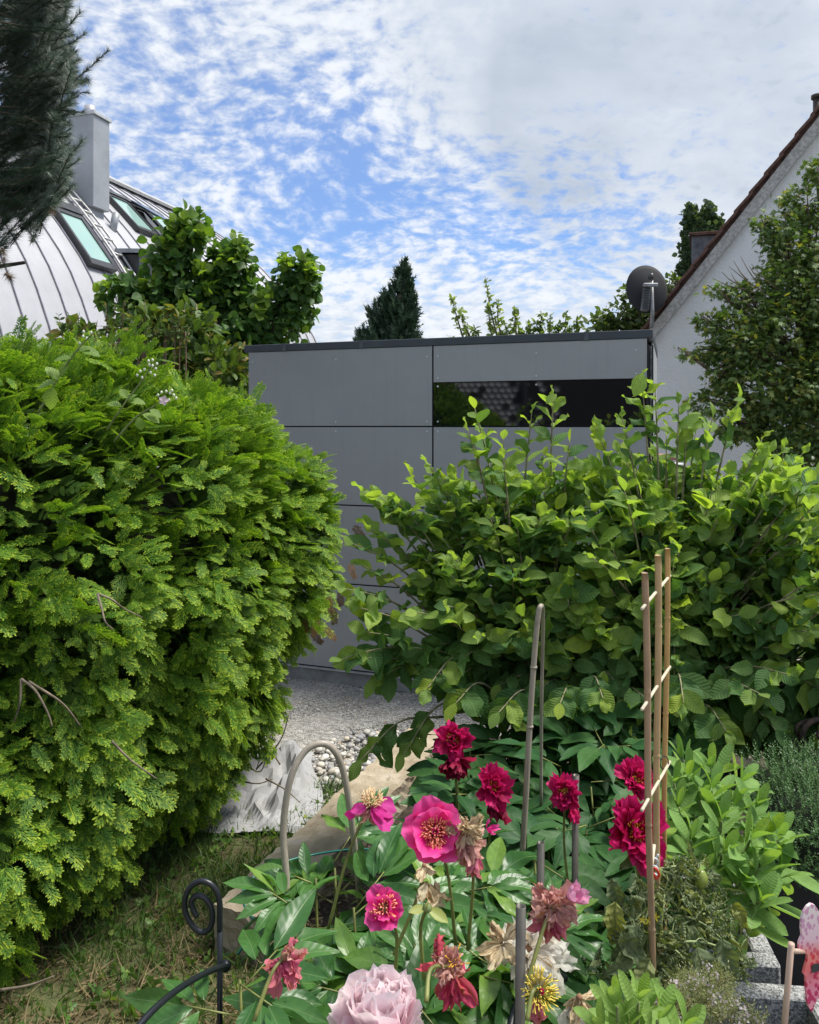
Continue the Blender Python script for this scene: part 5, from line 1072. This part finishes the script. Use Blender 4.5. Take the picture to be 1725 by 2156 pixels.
for (u, v, Y) in [(1300, 1950, 1.62), (1330, 1900, 1.66), (1290, 2010, 1.6), (1420, 1830, 1.74), (1470, 1840, 1.76), (1500, 1870, 1.76), (1510, 1940, 1.72), (1470, 1930, 1.7), (1540, 2000, 1.68), (1490, 2010, 1.66), (1430, 2000, 1.62), (1440, 1900, 1.7), (1400, 2060, 1.58), (1340, 2060, 1.58), (1530, 1920, 1.74), (1400, 1880, 1.66), (1350, 1960, 1.6), (1460, 2060, 1.6), (1560, 2020, 1.66)]:
    e_ = P(u, v, Y); s0 = Vector(main[random.randint(6, 19)]); pl = spline([s0, s0.lerp(e_, .5)+Vector((0, -.02, .035)), e_, e_+Vector((random.uniform(-.02, .03), -.01, -.035))], 14); tw.append(tube(pl, [.0030, .0012], 5))
    for k in range(3, 14):
        q = Vector(pl[k])
        for _ in range(4): LC.append((tuple(q+Vector(rng.normal(0, .014, 3))), tuple(rng.normal(0, .8, 3)+[0, 0, -.5]), tuple(rng.normal(0, 1, 3)), random.uniform(.012, .032)))
        if random.random() < .35:
            q2 = q+Vector(rng.normal(0, .02, 3)); tw.append(tube(spline([q, q.lerp(q2, .5)+Vector((0, 0, .012)), q2], 6), [.0014, .0007], 4))
part('stems', merge(tw), plain('tomato_stem', (.28, .35, .15), .6), tom, kind='stuff')
tlf = [leaf(1, .55, 6, .42, fold=.3, curl=-.5, serr=.12, seed=k, wave=2.5, cols=2) for k in range(3)]
for (u, v, Y, du, dv, s_) in [(1345, 1950, 1.58, -30, 60, .075), (1300, 1900, 1.62, -10, 70, .075), (1465, 1990, 1.6, 30, 75, .095), (1520, 1975, 1.62, 20, 60, .07), (1400, 2000, 1.6, 10, 70, .08), (1310, 1960, 1.58, 30, 50, .07), (1290, 1850, 1.68, 10, 60, .06), (1440, 1850, 1.72, 40, 30, .05), (1545, 1900, 1.74, 20, 40, .05), (1370, 2020, 1.56, -20, 60, .07), (1340, 1790, 1.8, -20, 40, .05), (1500, 1830, 1.78, 10, 40, .045), (1460, 1950, 1.64, -20, 50, .06), (1330, 2000, 1.57, -30, 40, .06)]:
    a = P(u, v, Y); L.append((tuple(a), tuple(P(u+du, v+dv, Y-.03)-a), (random.uniform(-.5, .5), -1, .35), s_))
pieces('leaf', 'other_leaves', tlf, fr(L), TOM, tom, 30); stuff('curled_leaves', [leaf(1, .4, 3, .5, fold=.5, curl=-.9, cols=1, wave=3)], fr(LC), TOM, tom)
TG = plain('green_tomato', (.22, .28, .05), .3, var=.15, spec=.5)
for (u, v, Y, r) in [(1425, 1862, 1.68, .012), (1476, 1850, 1.7, .014), (1448, 1870, 1.7, .010), (1385, 1842, 1.7, .012)]:
    s = ico(2); part('fruit', T(s.V*np.array([r, r, r*1.45])+np.array(P(u, v, Y)), s.F), TG, tom)
YF = plain('yellow_flower', (.78, .66, .04), .6, var=.05)
for (u, v) in [(1353, 1936), (1366, 1938), (1380, 1931)]:
    q = P(u, v, 1.56); part('flower', merge([xf(leaf(1, .3, 3, .4, cols=1), Matrix(frames([tuple(q)], [(math.cos(a), -.4, math.sin(a))], [(0, -1, 0)], .010)[0].tolist())) for a in (0.2, 1.4, 2.7, 3.9, 5.2)]), YF, tom)
tie = tube([P(1376+10*math.cos(a), 1800+2.6*a+6*math.sin(a), 1.64+.012*math.sin(a)) for a in np.linspace(0, 19, 40)], .0022, 5)
tag(part('white_string', tie, plain('string_white', (.62, .66, .68), .8)), 'white and blue-grey string wound round the middle bamboo cane', 'string')
tag(part('red_clip', tube(spline([P(1374, 1838, 1.6), P(1380, 1828, 1.59), P(1388, 1842, 1.6), P(1382, 1850, 1.6), P(1376, 1838, 1.6)], 14), .0028, 6), plain('red_plastic', (.65, .06, .03), .4)), 'small red plastic clip holding the tomato stem', 'clip')
# ------------------------------------------------------------ bamboo trellis
def bamboo_mat(name, c1, c2):
    m, t, b, out = M0(name); tc = t.new('ShaderNodeTexCoord').outputs['Object']
    n1 = t.noise(t.vm('MULTIPLY', tc, (400, 400, 6)), 1, 4, .6); n2 = t.noise(tc, 9, 4)
    col = t.mix(n1, c1, c2); col = t.mix(t.maprange(n2, .5, .7, 0, .5), col, tuple(c*.55 for c in c1)); t.put(b.inputs['Base Color'], col); b.inputs['Roughness'].default_value = .42; return m
BAM = [bamboo_mat('weathered_bamboo', (.30, .19, .11), (.42, .29, .18)), bamboo_mat('bamboo', (.42, .28, .13), (.54, .38, .20)), bamboo_mat('golden_bamboo', (.46, .27, .09), (.56, .36, .14))]
def cane(top, bot, r, nodes, mat, parent, name='cane', label=None):
    pts = []; rad = []
    tpv, bv = Vector(top), Vector(bot); fs = sorted(set([0, 1]+[q for n_ in nodes for q in (n_-.012, n_-.004, n_, n_+.004, n_+.012) if 0 < q < 1]+list(np.linspace(.02, .98, 24))))
    for f_ in fs:
        w_ = min([abs(f_-n_) for n_ in nodes]+[9]); rr_ = r*(1+(.18 if w_ < .002 else (-.07 if w_ < .006 else 0))); p_ = tpv.lerp(bv, f_)+Vector((.0015*math.sin(f_*9), 0, 0)); pts.append(p_); rad.append(rr_)
    n = len(pts); V = []; U = []; F = []; sd_ = 12; ax = (bv-tpv).normalized(); a = ax.orthogonal().normalized(); b = ax.cross(a)
    for p_, r_ in zip(pts, rad):
        for k in range(sd_): th = 6.2832*k/sd_; V.append(tuple(p_+(a*math.cos(th)+b*math.sin(th))*r_)); U.append((k/sd_, 0))
    for i in range(n-1):
        for k in range(sd_): F.append((i*sd_+k, i*sd_+(k+1) % sd_, (i+1)*sd_+(k+1) % sd_, (i+1)*sd_+k))
    F += [tuple(range(sd_)), tuple((n-1)*sd_+k for k in range(sd_))[::-1]]
    return part(name, T(V, F, U), mat, parent, True, label)
tre = empty('bamboo_trellis', tuple(P(1385, 2100, 1.65).xy)+(.12,), 'ladder trellis of three bamboo canes with pale rungs among the peonies', 'trellis')
cane(P(1358, 1206, 1.50), P(1375, 2135, 1.58), .0062, [.26, .56, .8], BAM[0], tre)
cane(P(1386, 1169, 1.62), P(1382, 2100, 1.70), .0066, [.155, .44, .7, .9], BAM[1], tre)
cane(P(1406, 1155, 1.78), P(1396, 2090, 1.86), .0058, [.15, .36, .6, .85], BAM[2], tre)
RUNG = plain('pale_dowel', (.62, .55, .40), .6, var=.1, nscale=60)
for (v0, v1) in [(1282, 1212), (1494, 1404), (1706, 1604)]:
    part('rung', tube([P(1352, v0, 1.47), P(1411, v1, 1.81)], .0032, 8), RUNG, tre)
part('rung', tube([P(1378, 1778, 1.60), P(1366, 1880, 1.56)], .0032, 8), RUNG, tre)
tag(part('wire_tie', tube([P(1399+9*math.cos(a), 1606+14*math.sin(a), 1.76+.02*math.cos(a)) for a in np.linspace(0, 9, 26)], .0013, 5), GAP), 'thin black wire tie looped round the right bamboo cane', 'wire tie')
# ------------------------------------------------------------ bent cane hoops
HOOP = bamboo_mat('grey_cane', (.17, .145, .11), (.52, .46, .37))
h1 = spline([P(606, 1960, 1.98), P(603, 1850, 2.0), P(597, 1740, 2.02), P(612, 1640, 2.03), P(640, 1585, 2.05), P(672, 1566, 2.06), P(700, 1576, 2.07), P(722, 1620, 2.08), P(738, 1710, 2.09), P(752, 1830, 2.12), P(758, 1900, 2.14)], 60)
ho = empty('cane_hoop', (float(h1[0][0]), 2.0, .1), 'wide grey bent cane hoop standing in front of the stone kerb', 'plant hoop'); part('cane', tube(h1, [.0088, .0082], 10), HOOP, ho)
h2 = spline([P(1100, 1800, 2.30), P(1107, 1690, 2.3), P(1115, 1540, 2.3), P(1124, 1400, 2.3), P(1133, 1300, 2.3), P(1139, 1276, 2.31), P(1143, 1290, 2.40), P(1143, 1360, 2.52), P(1141, 1450, 2.55), P(1140, 1560, 2.62), P(1140, 1700, 2.64)], 60)
ho = empty('cane_hoop', (float(h2[0][0]), 2.3, .1), 'tall narrow grey cane hoop seen edge-on before the big-leaved bush', 'plant hoop'); part('cane', tube(h2, [.0085, .0080, .0056, .0050], 10), HOOP, ho)
for q in (P(1116, 1530, 2.3), P(1124, 1405, 2.3)): part('node', tube([q-Vector((0, 0, .003)), q+Vector((0, 0, .003))], .0100, 10), HOOP, ho)
# ------------------------------------------------------------ steel tubes
STEEL = plain('brushed_steel', (.12, .112, .095), .42, metal=.4, var=.15, nscale=12)
def pipe(u, v, Y, r, label, vb=2300):
    t_ = P(u, v, Y); b = Vector((t_.x-.004, t_.y+.02, .12)); n = 16; V = []; F = []
    for (q, rr_) in ((b, r), (t_, r), (t_, r*.80), (t_-Vector((0, 0, .06)), r*.80)):
        for k in range(n): V.append((q.x+math.cos(6.2832*k/n)*rr_, q.y+math.sin(6.2832*k/n)*rr_, q.z))
    for i in range(3):
        for k in range(n): F.append((i*n+k, i*n+(k+1) % n, (i+1)*n+(k+1) % n, (i+1)*n+k))
    tag(part('steel_tube', T(V, F+[tuple(3*n+k for k in range(n))]), STEEL, None, True, org=tuple(b)), label, 'tube', 'steel tubes among the peonies')
pipe(1097, 1908, 1.40, .0088, 'nearest open steel tube beside the withered brown-pink bloom'); pipe(1139, 1774, 1.72, .0082, 'middle steel tube behind the nearest one'); pipe(1213, 1632, 2.18, .0090, 'far steel tube beside the left-facing crimson bloom')
# ------------------------------------------------------------ black scroll support
BM = plain('black_coated_iron', (.012, .015, .020), .35, var=.1, spec=.5)
scr = empty('scroll_support', tuple(P(462, 2100, 1.75).xy)+(.05,), 'black iron plant support with a spiral scroll end, lower left', 'plant support')
pts = []
for k in range(44):
    f_ = k/43; a = R(-8)+f_*R(640)*1; 
    pts.append(None)
sp = [(461, 1903), (455, 1866), (437, 1852), (414, 1856), (394, 1872), (386, 1900), (390, 1925), (404, 1946), (424, 1958), (440, 1954), (446, 1938), (444, 1912), (432, 1893), (414, 1886), (403, 1897), (406, 1915), (418, 1930)]
sp = [(463, 1960), (463, 1925)]+[(463, 1905), (457, 1878), (441, 1860), (420, 1856), (399, 1870), (389, 1898), (392, 1925), (406, 1950), (424, 1963), (439, 1958), (447, 1940), (445, 1912), (433, 1893), (416, 1886), (404, 1896), (406, 1913), (415, 1930)]
part('scroll', tube(spline([P(u, v, 1.75) for u, v in sp], 110), .0062, 10), BM, scr)
part('post', tube([P(463, 1955, 1.75), P(463, 2400, 1.76)], .0062, 8), BM, scr)
part('rail', tube(spline([P(478, 2034, 1.72), P(440, 2046, 1.66), (P(380, 2080, 1.55)), P(320, 2130, 1.45), P(270, 2190, 1.38), P(230, 2260, 1.3)], 40), [.0062, .0060], 10), BM, scr)
s = ico(2); part('knob', T(s.V*.0125+np.array(P(475, 2034, 1.72)), s.F), BM, scr)
part('rail', tube(spline([P(1190, 2060, 1.75), P(1150, 2045, 1.72), P(1110, 2080, 1.7), P(1080, 2140, 1.66), P(1070, 2220, 1.6)], 24), .008, 8), BM, scr)
# rusty scroll at the right edge
RUST = plain('rusty_iron', (.07, .045, .035), .8, var=.5, nscale=30)
rs_ = empty('rusty_scroll', tuple(P(1705, 1600, 2.9).xy)+(.3,), 'rusty iron scroll ornament at the right edge above the dark herb mound', 'garden ornament')
part('scroll', tube(spline([P(u, v, 2.95) for u, v in [(1760, 1585), (1722, 1590), (1700, 1575), (1690, 1550), (1700, 1525), (1722, 1516), (1742, 1525), (1745, 1545), (1730, 1552), (1718, 1542)]], 50), .011, 8), RUST, rs_)
part('scroll', tube(spline([P(u, v, 2.97) for u, v in [(1725, 1516), (1700, 1518), (1680, 1528), (1680, 1548), (1692, 1568), (1712, 1585), (1722, 1640)]], 40), .007, 8), RUST, rs_)
part('stake', tube([P(1722, 1600, 2.96), P(1722, 1790, 2.96)], .008, 8), RUST, rs_)
RI = P(1640, 1560, 2.9)
# green garden wire
GW = plain('green_wire', (.02, .16, .13), .35, spec=.5)
wr = spline([P(500, 2010, 2.0), P(545, 1948, 2.1), P(528, 1930, 2.15), P(512, 1897, 2.25), P(518, 1862, 2.35), P(552, 1838, 2.4), P(606, 1813, 2.45), P(660, 1800, 2.5), P(710, 1792, 2.5), P(760, 1788, 2.5), P(830, 1792, 2.5)], 70)
tag(part('green_wire', tube(wr, .0032, 7), GW), 'thin green garden wire looping over the stone kerb', 'wire')
# ------------------------------------------------------------ black planter and concrete planting stones
BP = plain('black_plastic', (.018, .021, .025), .5, var=.2, nscale=3)
pl_ = P(1720, 1835, 2.55); z_ = .62
bpn = empty('black_planter', (1.40, 2.75, .1), 'tall matt black planter under the dark herb mound', 'planter')
M_ = Matrix.Translation((1.52, 2.70, 0))@Matrix.Rotation(R(-16), 4, 'Z')
for nm, cc, ss_ in [('front_side', (0, -.33, .34), (.88, .02, .56)), ('back_side', (0, .33, .34), (.88, .02, .56)), ('left_side', (-.43, 0, .34), (.02, .64, .56)), ('right_side', (.43, 0, .34), (.02, .64, .56)), ('soil', (0, 0, .50), (.83, .63, .12))]:
    part(nm, box(cc, ss_, .004 if nm != 'soil' else 0, M_), BP if nm != 'soil' else SOIL, bpn, False)
GRAN, t, b, out = M0('speckled_concrete'); tc = t.new('ShaderNodeTexCoord').outputs['Object']
col = t.ramp(t.noise(tc, 160, 2, .8), [(.38, (.10, .10, .10)), (.5, (.27, .27, .265)), (.62, (.50, .50, .49))]); t.put(b.inputs['Base Color'], col); b.inputs['Roughness'].default_value = .9
bp = t.new('ShaderNodeBump'); bp.inputs['Distance'].default_value = .002; t.put(bp.inputs['Height'], t.noise(tc, 200, 3)); t.put(b.inputs['Normal'], bp.outputs[0])
def pstone(corner, sz, h, label, rim=.052, rot=-7):
    """open square concrete planter; corner = right front corner of its rim"""
    o = empty('planting_stone', (corner[0]-sz/2, corner[1]+sz/2, .0), label, 'planter', 'speckled concrete planting stones')
    Mx = Matrix.Translation((corner[0], corner[1], 0))@Matrix.Rotation(R(rot), 4, 'Z'); z0 = .03
    for nm, cx, cy, a, b_ in [('front_wall', -sz/2, rim/2, sz, rim), ('rear_wall', -sz/2, sz-rim/2, sz, rim), ('right_wall', -rim/2, sz/2, rim, sz-2*rim-.001), ('left_wall', -sz+rim/2, sz/2, rim, sz-2*rim-.001)]:
        part(nm, box((cx, cy, (h+z0)/2), (a, b_, h-z0), .006, Mx), GRAN, o, False)
    part('soil', box((-sz/2, sz/2, h-.14), (sz-2*rim-.004, sz-2*rim-.004, .06), 0, Mx), plain('dark_compost', (.02, .016, .012), .95), o, False)
q = P(1646, 2034, 2.0); pstone((q.x, q.y), .40, q.z, 'upper open speckled concrete planting stone under the sage')
q = P(1712, 2190, 1.62); qq = P(1684, 2074, 1.94); pstone((qq.x+.005, 1.50), .44, qq.z, 'lower open speckled concrete planting stone in the bottom right corner', rot=-6)
# ------------------------------------------------------------ pink ornament on a stick
org_ = P(1720, 1985, 1.32); OR, t, b, out = M0('printed_pink'); tc = t.new('ShaderNodeTexCoord').outputs['UV']
sx_ = t.new('ShaderNodeSeparateXYZ'); t.put(sx_.inputs[0], tc)
vo = t.new('ShaderNodeTexVoronoi'); vo.inputs['Scale'].default_value = 135; t.put(vo.inputs['Vector'], t.vm('MULTIPLY', tc, (1, .75, 1)))
spot = t.maprange(vo.outputs['Distance'], .42, .52)
base_ = t.ramp(t.maprange(sx_.outputs[1], -.09, .075), [(0, (.82, .36, .42)), (.25, (.80, .26, .36)), (.45, (.84, .18, .17)), (.6, (.84, .30, .26)), (.72, (.80, .55, .62)), (1, (.82, .72, .70))])
dkc = t.ramp(t.maprange(sx_.outputs[1], -.09, .075), [(0, (.55, .05, .16)), (.35, (.55, .03, .10)), (.55, (.70, .05, .06)), (.75, (.62, .30, .46)), (1, (.66, .35, .50))])
t.put(b.inputs['Base Color'], t.mix(spot, dkc, base_)); b.inputs['Roughness'].default_value = .5
ow = [(1240, 470), (1180, 500), (1125, 570), (1092, 660), (1085, 780), (1098, 890), (1060, 960), (1045, 1040), (1070, 1110), (1130, 1130), (1190, 1160), (1170, 1250), (1140, 1340), (1120, 1410), (1158, 1450), (1160, 1600), (1175, 1780), (1210, 1890), (1250, 1945), (1290, 1860), (1330, 1790), (1370, 1755), (1420, 1790), (1480, 1880), (1540, 1930), (1590, 1800), (1610, 1600), (1600, 1430), (1640, 1250), (1720, 1100), (1750, 900), (1740, 700), (1660, 540), (1560, 500), (1470, 560), (1385, 630), (1330, 540), (1290, 490)]
sc_ = .1535/1727*1.32
ol = [((x-1380)*sc_, (1200-y)*sc_) for x, y in ow]
oc = P(1511.7+1380*.1535, 1825.4+1200*.1535, 1.32)
orn = empty('garden_ornament', (oc.x-.05, 1.33, .3), 'pink and red spotted garden ornament on a wooden stick, cut by the right edge', 'garden ornament')
OM = Matrix.Translation(oc)@Matrix.Rotation(R(90), 4, 'X')@Matrix.Rotation(R(12), 4, 'Y')
part('figure', prism(ol[::-1], .005, OM), OR, orn, False)
part('dark_mark', prism([((x-1380)*sc_, (1200-y)*sc_) for x, y in [(1232, 1330), (1250, 1300), (1300, 1285), (1360, 1295), (1400, 1330), (1370, 1370), (1300, 1400), (1240, 1400)]][::-1], .0012, OM@Matrix.Translation((0, 0, .0055))), BLK, orn, False)
WDN = bamboo_mat('pale_wood', (.50, .34, .25), (.62, .46, .36))
part('stick', tube([P(1667, 1987, 1.30), P(1652, 2160, 1.33), P(1640, 2330, 1.36)], .0050, 10), WDN, orn)
part('peg', tube([P(1670, 2003, 1.30), P(1697, 2003, 1.315)], .0040, 8), WDN, orn)
# ------------------------------------------------------------ white sheet, pebbles, grass
TP, t, b, out = M0('white_plastic'); b.inputs['Roughness'].default_value = .55; b.inputs['Specular IOR Level'].default_value = .25; tc = t.new('ShaderNodeTexCoord').outputs['Object']
t.put(b.inputs['Base Color'], t.mix(t.maprange(t.noise(tc, 7, 5), .45, .75, 0, .6), (.40, .40, .41), (.28, .27, .255)))
from mathutils import noise as mn
nu, nv_ = 38, 34; V = []
for j in range(nv_):
    for i in range(nu):
        a, b_ = i/(nu-1), j/(nv_-1); x = -1.35+a*.86+.06*math.sin(b_*5); y = 3.85+b_*.95-.12*a+.03*math.sin(a*9)
        r1 = 1-abs(mn.noise(Vector((x*3.2, y*3.0, 1.0)))*2); r2 = 1-abs(mn.noise(Vector((x*8+y*3, y*7, 4.0)))*2)
        edge = min(a, 1-a, b_, 1-b_)*6; h = .01+min(1, edge)*(.12*max(0, r1)**4+.05*max(0, r2)**3)+.10*math.exp(-((a-.62)**2*14+(b_-.55)**2*12))
        V.append((x, y, .045+h))
F = [(j*nu+i, j*nu+i+1, (j+1)*nu+i+1, (j+1)*nu+i) for j in range(nv_-1) for i in range(nu-1)]
tag(part('plastic_sheet', T(V, F), TP, None, False), 'crumpled white plastic sheet lying between the hedge and the gravel', 'plastic sheet')
def rocks(seed):
    q = ico(1); r = np.random.default_rng(seed); return T(q.V*r.uniform(.55, 1.1, 3)*np.array([1, 1, .7])*(1+r.normal(0, .08, (len(q.V), 1))), q.F)
PEB, t, b, out = M0('pebbles'); geo = t.new('ShaderNodeNewGeometry'); oi = t.new('ShaderNodeObjectInfo'); r_ = t.m('FRACT', t.m('ADD', geo.outputs['Random Per Island'], oi.outputs['Random']))
t.put(b.inputs['Base Color'], t.ramp(r_, [(0, (.20, .20, .20)), (.25, (.33, .33, .34)), (.5, (.46, .42, .36)), (.75, (.56, .54, .49)), (.93, (.72, .70, .65)), (1, (.50, .38, .24))])); b.inputs['Roughness'].default_value = .8
n = 13000; x = rng.uniform(-1.3, .5, n); y = rng.uniform(3.6, 6.3, n); ok = (x > -.96+0*y)
fx = (x-(-.70)-(.666/1.64)*(y-2.93)); ok &= (fx < .02) | (y > 4.8)
x, y = x[ok], y[ok]; n = len(x); dense = np.exp(-((x+.35)**2/.12+(y-4.45)**2/.35)); r = .0045+.004*rng.random(n)+dense*rng.random(n)**2*.016
stuff('fine_gravel', [rocks(k) for k in range(3)], frames(np.stack([x, y, r*.35], 1), np.concatenate([rng.normal(size=(n, 2)), np.zeros((n, 1))], 1), rng.normal(0, .25, (n, 3))+[0, 0, 1], r), PEB, label='grey gravel and pebbles between the stone kerb and the shed')
cob = [T(ico(2).V*np.array([1, .8, .55])*(1+.08*np.sin(ico(2).V[:, :1]*4+s_)), ico(2).F) for s_ in range(3)]
n = 420; y = rng.uniform(3.95, 5.1, n); x = -.40+rng.normal(0, .17, n)+(y-4.3)*.38; ok = x-(-.70)-(.666/1.64)*(y-2.93) < -.03; x, y = x[ok], y[ok]; n = len(x); s_ = rng.uniform(.010, .032, n)
stuff('pebbles', cob, frames(np.stack([x, y, s_*.4+.012], 1), np.concatenate([rng.normal(size=(n, 2)), np.zeros((n, 1))], 1), rng.normal(0, .2, (n, 3))+[0, 0, 1], s_), PEB, label='larger rounded pebbles on the gravel beside the stone kerb')
# a second pale gravel patch seen through the bush at the right
GR = leafmat('grass_blade', (.035, .085, .018), (.08, .15, .030), (.16, .22, .05), trans=.3, veins=0, rough=.5, young_frac=.12)
STR = leafmat('dry_grass', (.15, .11, .055), (.27, .21, .11), None, trans=.15, veins=0, rough=.8)
blade = [T([(-.03, 0, 0), (.03, 0, 0), (.025, .5, .06*s_), (-.025, .5, .06*s_), (0, 1, .3*s_)], [(0, 1, 2, 3), (3, 2, 4)], [(.5, 0), (.5, 0), (.5, .5), (.5, .5), (.5, 1)]) for s_ in (1, 2.2, -1)]
def turf(name, n, size, mat, area, lie=.0, label=None, dens=None, z=.03, temps=blade):
    x = rng.uniform(area[0], area[1], n); y = rng.uniform(area[2], area[3], n); ok = (x-(-.70)-(.666/1.64)*(y-2.93) < 0) | (y < 2.93)
    ok &= ~((y < 2.93) & (x > -.46))
    if dens is not None: ok &= rng.random(n) < dens(x, y)
    x, y = x[ok], y[ok]; m = len(x)
    D = rng.normal(0, .45, (m, 3))*[1, 1, .3]+[0, 0, 1] if not lie else rng.normal(0, 1, (m, 3))*[1, 1, .18]
    return stuff(name, temps, frames(np.stack([x, y, np.full(m, z)+(rng.random(m)*.02 if lie else 0)], 1), D, rng.normal(0, 1, (m, 3))+([0, 0, 1.5] if lie else [0, 0, 0]), size*(1+rng.normal(0, .35, m)).clip(.3, 1.8)), mat, label=label)
dry = lambda x, y: 1/(1+np.exp(-((2.95-.35*(x+.9))-y)*7-np.sin(x*9+y*5)*1.2))
turf('grass', 30000, .060, GR, (-1.9, .1, 2.15, 4.3), dens=lambda x, y: (1-.75*dry(x, y))*(.45+.55*(np.sin(x*11)*np.sin(y*9) > -.2)), label='green grass along the foot of the thuja hedge')
turf('dry_grass_clippings', 8500, .065, STR, (-1.7, -.3, 1.9, 3.4), lie=1, dens=lambda x, y: dry(x, y)*(.25+.75*(np.sin(x*13+y*4)*np.sin(y*11) > -.25)), label='dry straw-coloured grass clippings at the lower left', z=.036)
weed = merge([xf(leaf(1, .8, 3, .55, cols=1), Matrix.Rotation(a, 4, 'Z')@Matrix.Rotation(.35, 4, 'X')) for a in (0, 2.1, 4.2)])
turf('clover', 1500, .019, leafmat('clover_leaf', (.06, .14, .03), (.13, .24, .05), (.28, .36, .08), trans=.3, veins=0), (-1.5, .1, 1.95, 4.2), label='clover and small weeds in the grass', temps=[weed], z=.06)
# soil litter and low moss near the kerb inside the bed
x = rng.uniform(-.5, 1.2, 5000); y = rng.uniform(1.6, 3.6, 5000); n = 5000
stuff('soil_litter', [leaf(1, .3, 2, .5, cols=1)], frames(np.stack([x, y, np.full(n, .112)], 1), rng.normal(0, 1, (n, 3))*[1, 1, .15], rng.normal(0, .4, (n, 3))+[0, 0, 1], .03*(1+rng.normal(0, .4, n)).clip(.3, 2)), leafmat('litter', (.10, .08, .035), (.22, .19, .08), (.12, .17, .04), trans=.05, veins=0), label='dry litter and moss on the soil between the peonies')
